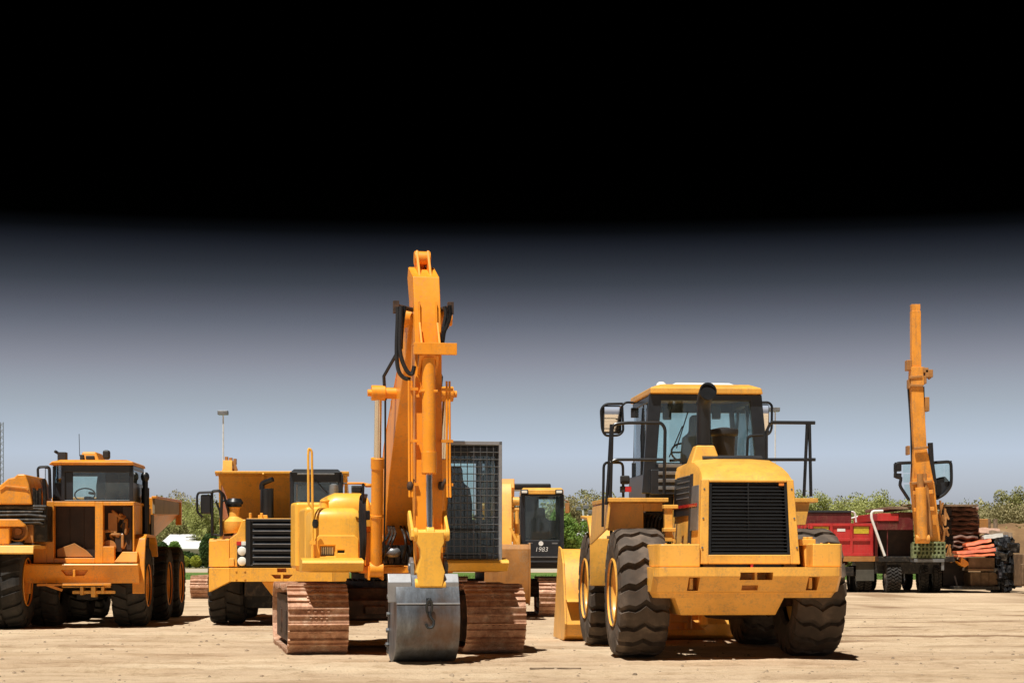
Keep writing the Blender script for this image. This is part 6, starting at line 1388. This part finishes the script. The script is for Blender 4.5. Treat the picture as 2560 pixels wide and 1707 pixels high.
# far wood reading as one mass
def mound(name, lab, cat, x0, x1, Y, hfun, mat, dens, size, dep=8, stuff=True, seed=1):
    rnd = random.Random(seed); b = MB(); n = int((x1-x0)*dens)
    for _ in range(n):
        x = rnd.uniform(x0,x1); y = Y+rnd.uniform(0,dep); h = hfun(x)*rnd.uniform(.85,1.08)*(.8+.25*noise.noise((x*.35,y*.3,seed))); z = h*math.sqrt(rnd.random())
        p = Vector((x,y,z)); s = size*rnd.uniform(.5,1.3); a_ = Vector((rnd.gauss(0,1),rnd.gauss(0,1)-.5,rnd.gauss(0,1))).normalized(); t = a_.orthogonal().normalized(); u = a_.cross(t)
        b.v += [p-t*s, p-u*s*.6, p+t*s, p+u*s*.6]; n0 = len(b.v)-4; b.f.append([n0,n0+1,n0+2,n0+3])
    me = bpy.data.meshes.new(name); me.from_pydata([tuple(v) for v in b.v],[],b.f); o = link(name, me, mat); tag(o, lab, cat)
    if stuff: o['kind'] = 'stuff'
    return o
mound('far_wood','olive band of far woodland along the horizon, coloured pale for haze','woodland',-105,119,330,lambda x: 11.0+1.1*math.sin(x*.093)+.8*math.sin(x*.29+1),'farwood',1000,.31,18)
mound('undergrowth','low brownish brush at the foot of the trees','brush',-84,105,284,lambda x: 4.8+.9*math.sin(x*.2),'brownolive',380,.27,8,True,2)
mound('roadside_brush','low green and olive brush behind the parked trucks at right','brush',22,40,130,lambda x: 3.6+.8*math.sin(x*.5),'olive',420,.22,5,True,3)
# hedge and clipped bushes near the white building
mound('hedge','dark green hedge running in front of the white building','hedge',-56,-30,253,lambda x: 2.15+.3*math.sin(x*1.1),'hedgegreen',900,.20,3,False,4)
def bush(px, Y, w, h, mat, lab, seed, sq=.85):
    rnd = random.Random(seed); o = thing('clipped_bush', lab, 'bush', ((px-CX)*Y/F,Y,0)); b = MB(); b.cyl((0,0,0),(0,0,h*.4),.05*h,6); b.build('stem','bark',o)
    b = MB(); leaf_cloud(b,(0,0,h*.54),h*.5,2400,.075*max(1,h*.75),rnd,(w/h,w/h,.92),.82); me = bpy.data.meshes.new('foliage'); me.from_pydata([tuple(v) for v in b.v],[],b.f); link('foliage',me,mat,o)
bush(459,240,1.5,1.6,'limegreen','round clipped yellow green bush, left one of the pair before the hedge',1)
bush(490,240,1.45,1.65,'limegreen','round clipped yellow green bush, right one of the pair before the hedge',2)
bush(436,250,1.9,3.5,'leafgreen','loose bright green bush beside the rear wheels of the left dump truck',3)
bush(404,250,2.4,3.4,'hedgegreen','dark green shrub half hidden by the rear wheels of the left dump truck',4)
bush(524,236,2.4,4.3,'hedgegreen','dark blue green shrub beside the left flank of the hauler',5)
# earth bank and concrete behind the scrap yard
b = MB(); Y = 96
n = 60; rings = []
for i in range(n+1):
    x = 22.0+ (45-22.0)*i/n; h = 3.1+.35*noise.noise((x*.3,1,0))+.25*noise.noise((x*1.1,2,0)); h *= min(1,max(.25,(x-21.8)/2.2))
    rings.append([(x,Y-2.5+noise.noise((x*.5,5,0))*.5,-.1),(x,Y-1.0+noise.noise((x*.8,8,0))*.4,h*.5),(x,Y+.4,h*.86),(x,Y+1.8,h),(x,Y+6,h*.95),(x,Y+8,-.1)])
b.loft(rings); o = b.build('earth_bank','bankearth',None,0,2,60); o['kind'] = 'structure'
mound('bank_grass','dry yellowish grass and weeds growing along the top of the earth bank','grass',22.6,44.5,96.8,lambda x: 3.45+.2*math.sin(x),'drygrass',200,.14,3,True,6)
# ================================================================== ground
gm, nt, bs = new_mat('packed_sand')
n1 = noise_tex(nt, .30, 9, .72, stretch=(.6,1,1)); n2 = noise_tex(nt, 2.6, 10, .78, stretch=(.9,1,1)); n3 = noise_tex(nt, 19, 7, .75); n4 = noise_tex(nt, .9, 8, .7, stretch=(.35,1.1,1))
r1 = ramp(nt, n1.outputs[0], [(.28,(.46,.33,.215)),(.44,(.62,.465,.315)),(.58,(.71,.55,.375)),(.72,(.82,.68,.49))])
r2 = ramp(nt, n2.outputs[0], [(.36,(.66,.61,.55)),(.47,(.95,.94,.92)),(.54,(1,1,1)),(.75,(1.0,1.0,.98))])
r3 = ramp(nt, n3.outputs[0], [(.33,(.50,.45,.41)),(.43,(1,1,1)),(.8,(1,1,1))])
r4 = ramp(nt, n4.outputs[0], [(.34,(.70,.64,.57)),(.44,(.92,.89,.86)),(.54,(1,1,1)),(.7,(1,1,1))])
c = mixc(nt, .8, r1.outputs[0], r2.outputs[0], 'MULTIPLY'); c = mixc(nt, .55, c, r3.outputs[0], 'MULTIPLY'); c = mixc(nt, .8, c, r4.outputs[0], 'MULTIPLY')
sa = nd(nt,'ShaderNodeAttribute'); sa.attribute_name = 'soil'; c = mixc(nt, sa.outputs['Fac'], c, mixc(nt, 1, c, (.50,.43,.38), 'MULTIPLY'))
nt.links.new(c, bs.inputs['Base Color']); bs.inputs['Roughness'].default_value = .95; bs.inputs['Specular IOR Level'].default_value = .15
ad_ = nd(nt,'ShaderNodeMath',operation='ADD'); nt.links.new(n2.outputs[0],ad_.inputs[0]); nt.links.new(n3.outputs[0],ad_.inputs[1]); bump(nt, ad_.outputs[0], bs, .8, .06)
def axis(fine0, fine1, step, far0, far1):
    a = []; x = fine0; 
    while x <= fine1: a.append(x); x += step
    s = step; x = a[-1]
    while x < far1: s *= 1.35; x += s; a.append(min(x, far1))
    s = step; x = a[0]; lo = []
    while x > far0: s *= 1.35; x -= s; lo.append(max(x, far0))
    return lo[::-1]+a
xs = axis(-11, 13, .07, -900, 900); ys = axis(17.5, 44, .085, -60, 2500)
RUTS = [(20.6,.16,.006,.20,.030,-9,4),(21.5,.16,.006,.20,.028,-9,4),(22.9,-.09,.0,.22,.026,-12,12),(24.0,-.09,.0,.22,.026,-12,12),(27.2,.05,.002,.24,.034,-12,3),(28.9,-.04,.003,.26,.034,4,14),(30.2,-.04,.003,.26,.038,4,14),(32.5,.06,-.003,.3,.045,5,14),(34.4,.06,-.003,.3,.045,3,14),(31.0,.02,-.004,.3,.03,-12,0),(37.0,-.03,0,.35,.05,5,14)]
def rut(x, y):
    h = 0.; c = 0.
    for (a, bb, cc, wd, dp, x0, x1) in RUTS:
        if not x0-2 < x < x1+2: continue
        e = max(0., min(1., (x-x0)/2+1))*max(0., min(1., (x1-x)/2+1))
        d = y-(a-bb*x+cc*x*x+.25*noise.noise((x*.5,a,0))); t = d/wd
        if abs(t) < 3.2:
            k = math.exp(-t*t); h += e*(-dp*k + dp*.7*math.exp(-(abs(t)-1.6)**2*3) + dp*.35*k*math.sin(x*16+y*5)); c += e*k*.9
    return h, min(1., c)
def gh(x, y):
    if abs(x) > 60 or y > 110 or y < 5: return 0.
    f = max(0., min(1., (60-y)/25.)) if y > 35 else 1.
    h = .020*noise.noise((x*.45,y*.7,0)) + .014*noise.noise((x*1.7,y*1.9,3)) + .010*noise.noise((x*5,y*5,7)) + .006*noise.noise((x*11,y*11,9))
    return (h+rut(x,y)[0])*f*(.9 if y < 60 else .4)-.012
def soil(x, y):
    'how disturbed and dark the soil is'
    if abs(x) > 40 or y > 80: return 0.
    c = rut(x, y)[1]*(.45+.5*noise.noise((x*1.3,y*2,4)))
    s = noise.noise((x*.35,y*1.1,11))+.6*noise.noise((x*1.2,y*3.0,12))
    z = max(0., min(1., (y-27)/3))*max(0., min(1., (x-2.5)/2))                     # churned strip in front of the far right trucks
    return max(0., min(1., c + max(0., s-.15)*(.5+1.6*z)))
vs = [(x, y, gh(x, y)) for y in ys for x in xs]; nx = len(xs)
fs = [(j*nx+i, j*nx+i+1, (j+1)*nx+i+1, (j+1)*nx+i) for j in range(len(ys)-1) for i in range(nx-1)]
me = bpy.data.meshes.new('ground'); me.from_pydata(vs, [], fs); me.polygons.foreach_set('use_smooth', [True]*len(me.polygons))
at_ = me.attributes.new('soil','FLOAT','POINT'); at_.data.foreach_set('value',[soil(v[0],v[1]) for v in vs])
o = link('ground', me, gm); o['kind'] = 'structure'
# grass verge and pale road far away
def sheet(name, x0, x1, y0, y1, z, mat, wob=.6, n=60):
    b = MB(); top = []; bot = []
    for i in range(n+1):
        x = x0+(x1-x0)*i/n; top.append((x, y1+wob*noise.noise((x*.2,1,z*99)), z)); bot.append((x, y0+wob*noise.noise((x*.25,7,z*99)), z))
    b.v = [Vector(p) for p in bot+top]; b.f = [[i,i+1,n+1+i+1,n+1+i] for i in range(n)]
    me = bpy.data.meshes.new(name); me.from_pydata([tuple(v) for v in b.v],[],b.f); o = link(name, me, mat); o['kind'] = 'structure'; return o
sheet('grass_verge', -80, 80, 114, 170, .010, 'grassfar', 2.0)
sheet('gravel_road', -110, 110, 176, 234, .014, 'gravel', .8)
sheet('meadow', -360, 360, 238, 700, .018, 'meadow', 3)
# grass tufts on the verge
b = MB(); rnd = random.Random(31)
for _ in range(9000):
    x = rnd.uniform(-30,34); y = 114+rnd.random()**1.6*30; h = rnd.uniform(.04,.12); a = rnd.uniform(0,PI); w = .06
    dx, dy = math.cos(a)*w, math.sin(a)*w; n0 = len(b.v); b.v += [Vector((x-dx,y-dy,.0)),Vector((x+dx,y+dy,.0)),Vector((x+dx*.4,y+dy*.4+.03,h))]; b.f.append([n0,n0+1,n0+2])
me = bpy.data.meshes.new('verge_grass'); me.from_pydata([tuple(v) for v in b.v],[],b.f); o = link('verge_grass', me, 'grassfar'); tag(o,'short green grass on the far verge','grass'); o['kind'] = 'stuff'
# loose stones
b = MB(); rnd = random.Random(77)
for _ in range(900):
    y = 19+rnd.random()**1.3*26; x = rnd.uniform(-.30,.30)*y; s = rnd.choice((.008,.01,.012,.014,.018,.024))*rnd.uniform(.7,1.4); z = gh(x,y)
    b.T = Matrix.Translation((x,y,z+s*.2)) @ Matrix.Rotation(rnd.uniform(0,6),4,'Z') @ Matrix.Rotation(rnd.uniform(-.5,.5),4,'X')
    p = [(-1,-.6,-.5),(.8,-.9,-.5),(1,.7,-.5),(-.7,.9,-.5),(-.6,-.4,.5),(.4,-.5,.7),(.6,.4,.4),(-.4,.5,.6)]; p = [(a*s*rnd.uniform(.8,1.2),c*s,d*s*.8) for a,c,d in p]
    b.add(p, [(3,2,1,0),(4,5,6,7),(0,1,5,4),(1,2,6,5),(2,3,7,6),(3,0,4,7)])
b.T = Matrix.Identity(4); o = b.build('pebbles','stone'); tag(o,'small stones and clods scattered over the sandy yard','stones'); o['kind'] = 'stuff'
# clods pushed up in front of the far side, low berm crumbs near the excavator
Yp = 21.9; xp = (1385-CX)*Yp/F
b = MB(); b.prism([(xp-.28,Yp-.02),(xp+.30,Yp-.035),(xp+.31,Yp+.0),(xp-.27,Yp+.03)],'z',gh(xp,Yp)-.0,gh(xp,Yp)+.018); tag(b.build('stick_of_wood','plank',None,.004),'thin dark stick lying on the sand between excavator and loader','stick')
# ================================================================== sun and sky
SUN_EL, SUN_AZ = 66.0, 210.0      # azimuth clockwise from +Y (the view direction)
az = R_(SUN_AZ); el = R_(SUN_EL)
d = Vector((math.sin(az)*math.cos(el), math.cos(az)*math.cos(el), math.sin(el)))
sl = bpy.data.lights.new('sun','SUN'); sl.energy = SUN_E; sl.angle = R_(.53); sl.color = (1,.955,.88)
so = bpy.data.objects.new('sun', sl); COL.objects.link(so); so.rotation_euler = d.to_track_quat('Z','Y').to_euler(); so.location = (0,0,50)
w = bpy.data.worlds.new('World'); scene.world = w; w.use_nodes = True; nt = w.node_tree
bg = nt.nodes['Background']; bg.inputs[1].default_value = SKY_S
sky = nd(nt,'ShaderNodeTexSky',sky_type='NISHITA'); sky.sun_disc = False; sky.sun_elevation = el; sky.sun_rotation = az; sky.air_density = 1.3; sky.dust_density = 2.0; sky.ozone_density = 1.5
# the sky darkens quickly upwards, as in the picture
tc = nd(nt,'ShaderNodeTexCoord'); sp = nd(nt,'ShaderNodeSeparateXYZ'); nt.links.new(tc.outputs['Generated'], sp.inputs[0])
mr = nd(nt,'ShaderNodeMapRange'); mr.inputs[1].default_value = 0; mr.inputs[2].default_value = .2; nt.links.new(sp.outputs['Z'], mr.inputs[0])
r = ramp(nt, mr.outputs[0], SKYSTOPS)
nt.links.new(mixc(nt, 1, sky.outputs[0], r.outputs[0], 'MULTIPLY'), bg.inputs[0])
scene.view_settings.view_transform = 'Standard'; scene.view_settings.look = 'None'; scene.view_settings.exposure = EXPO; scene.view_settings.gamma = 1
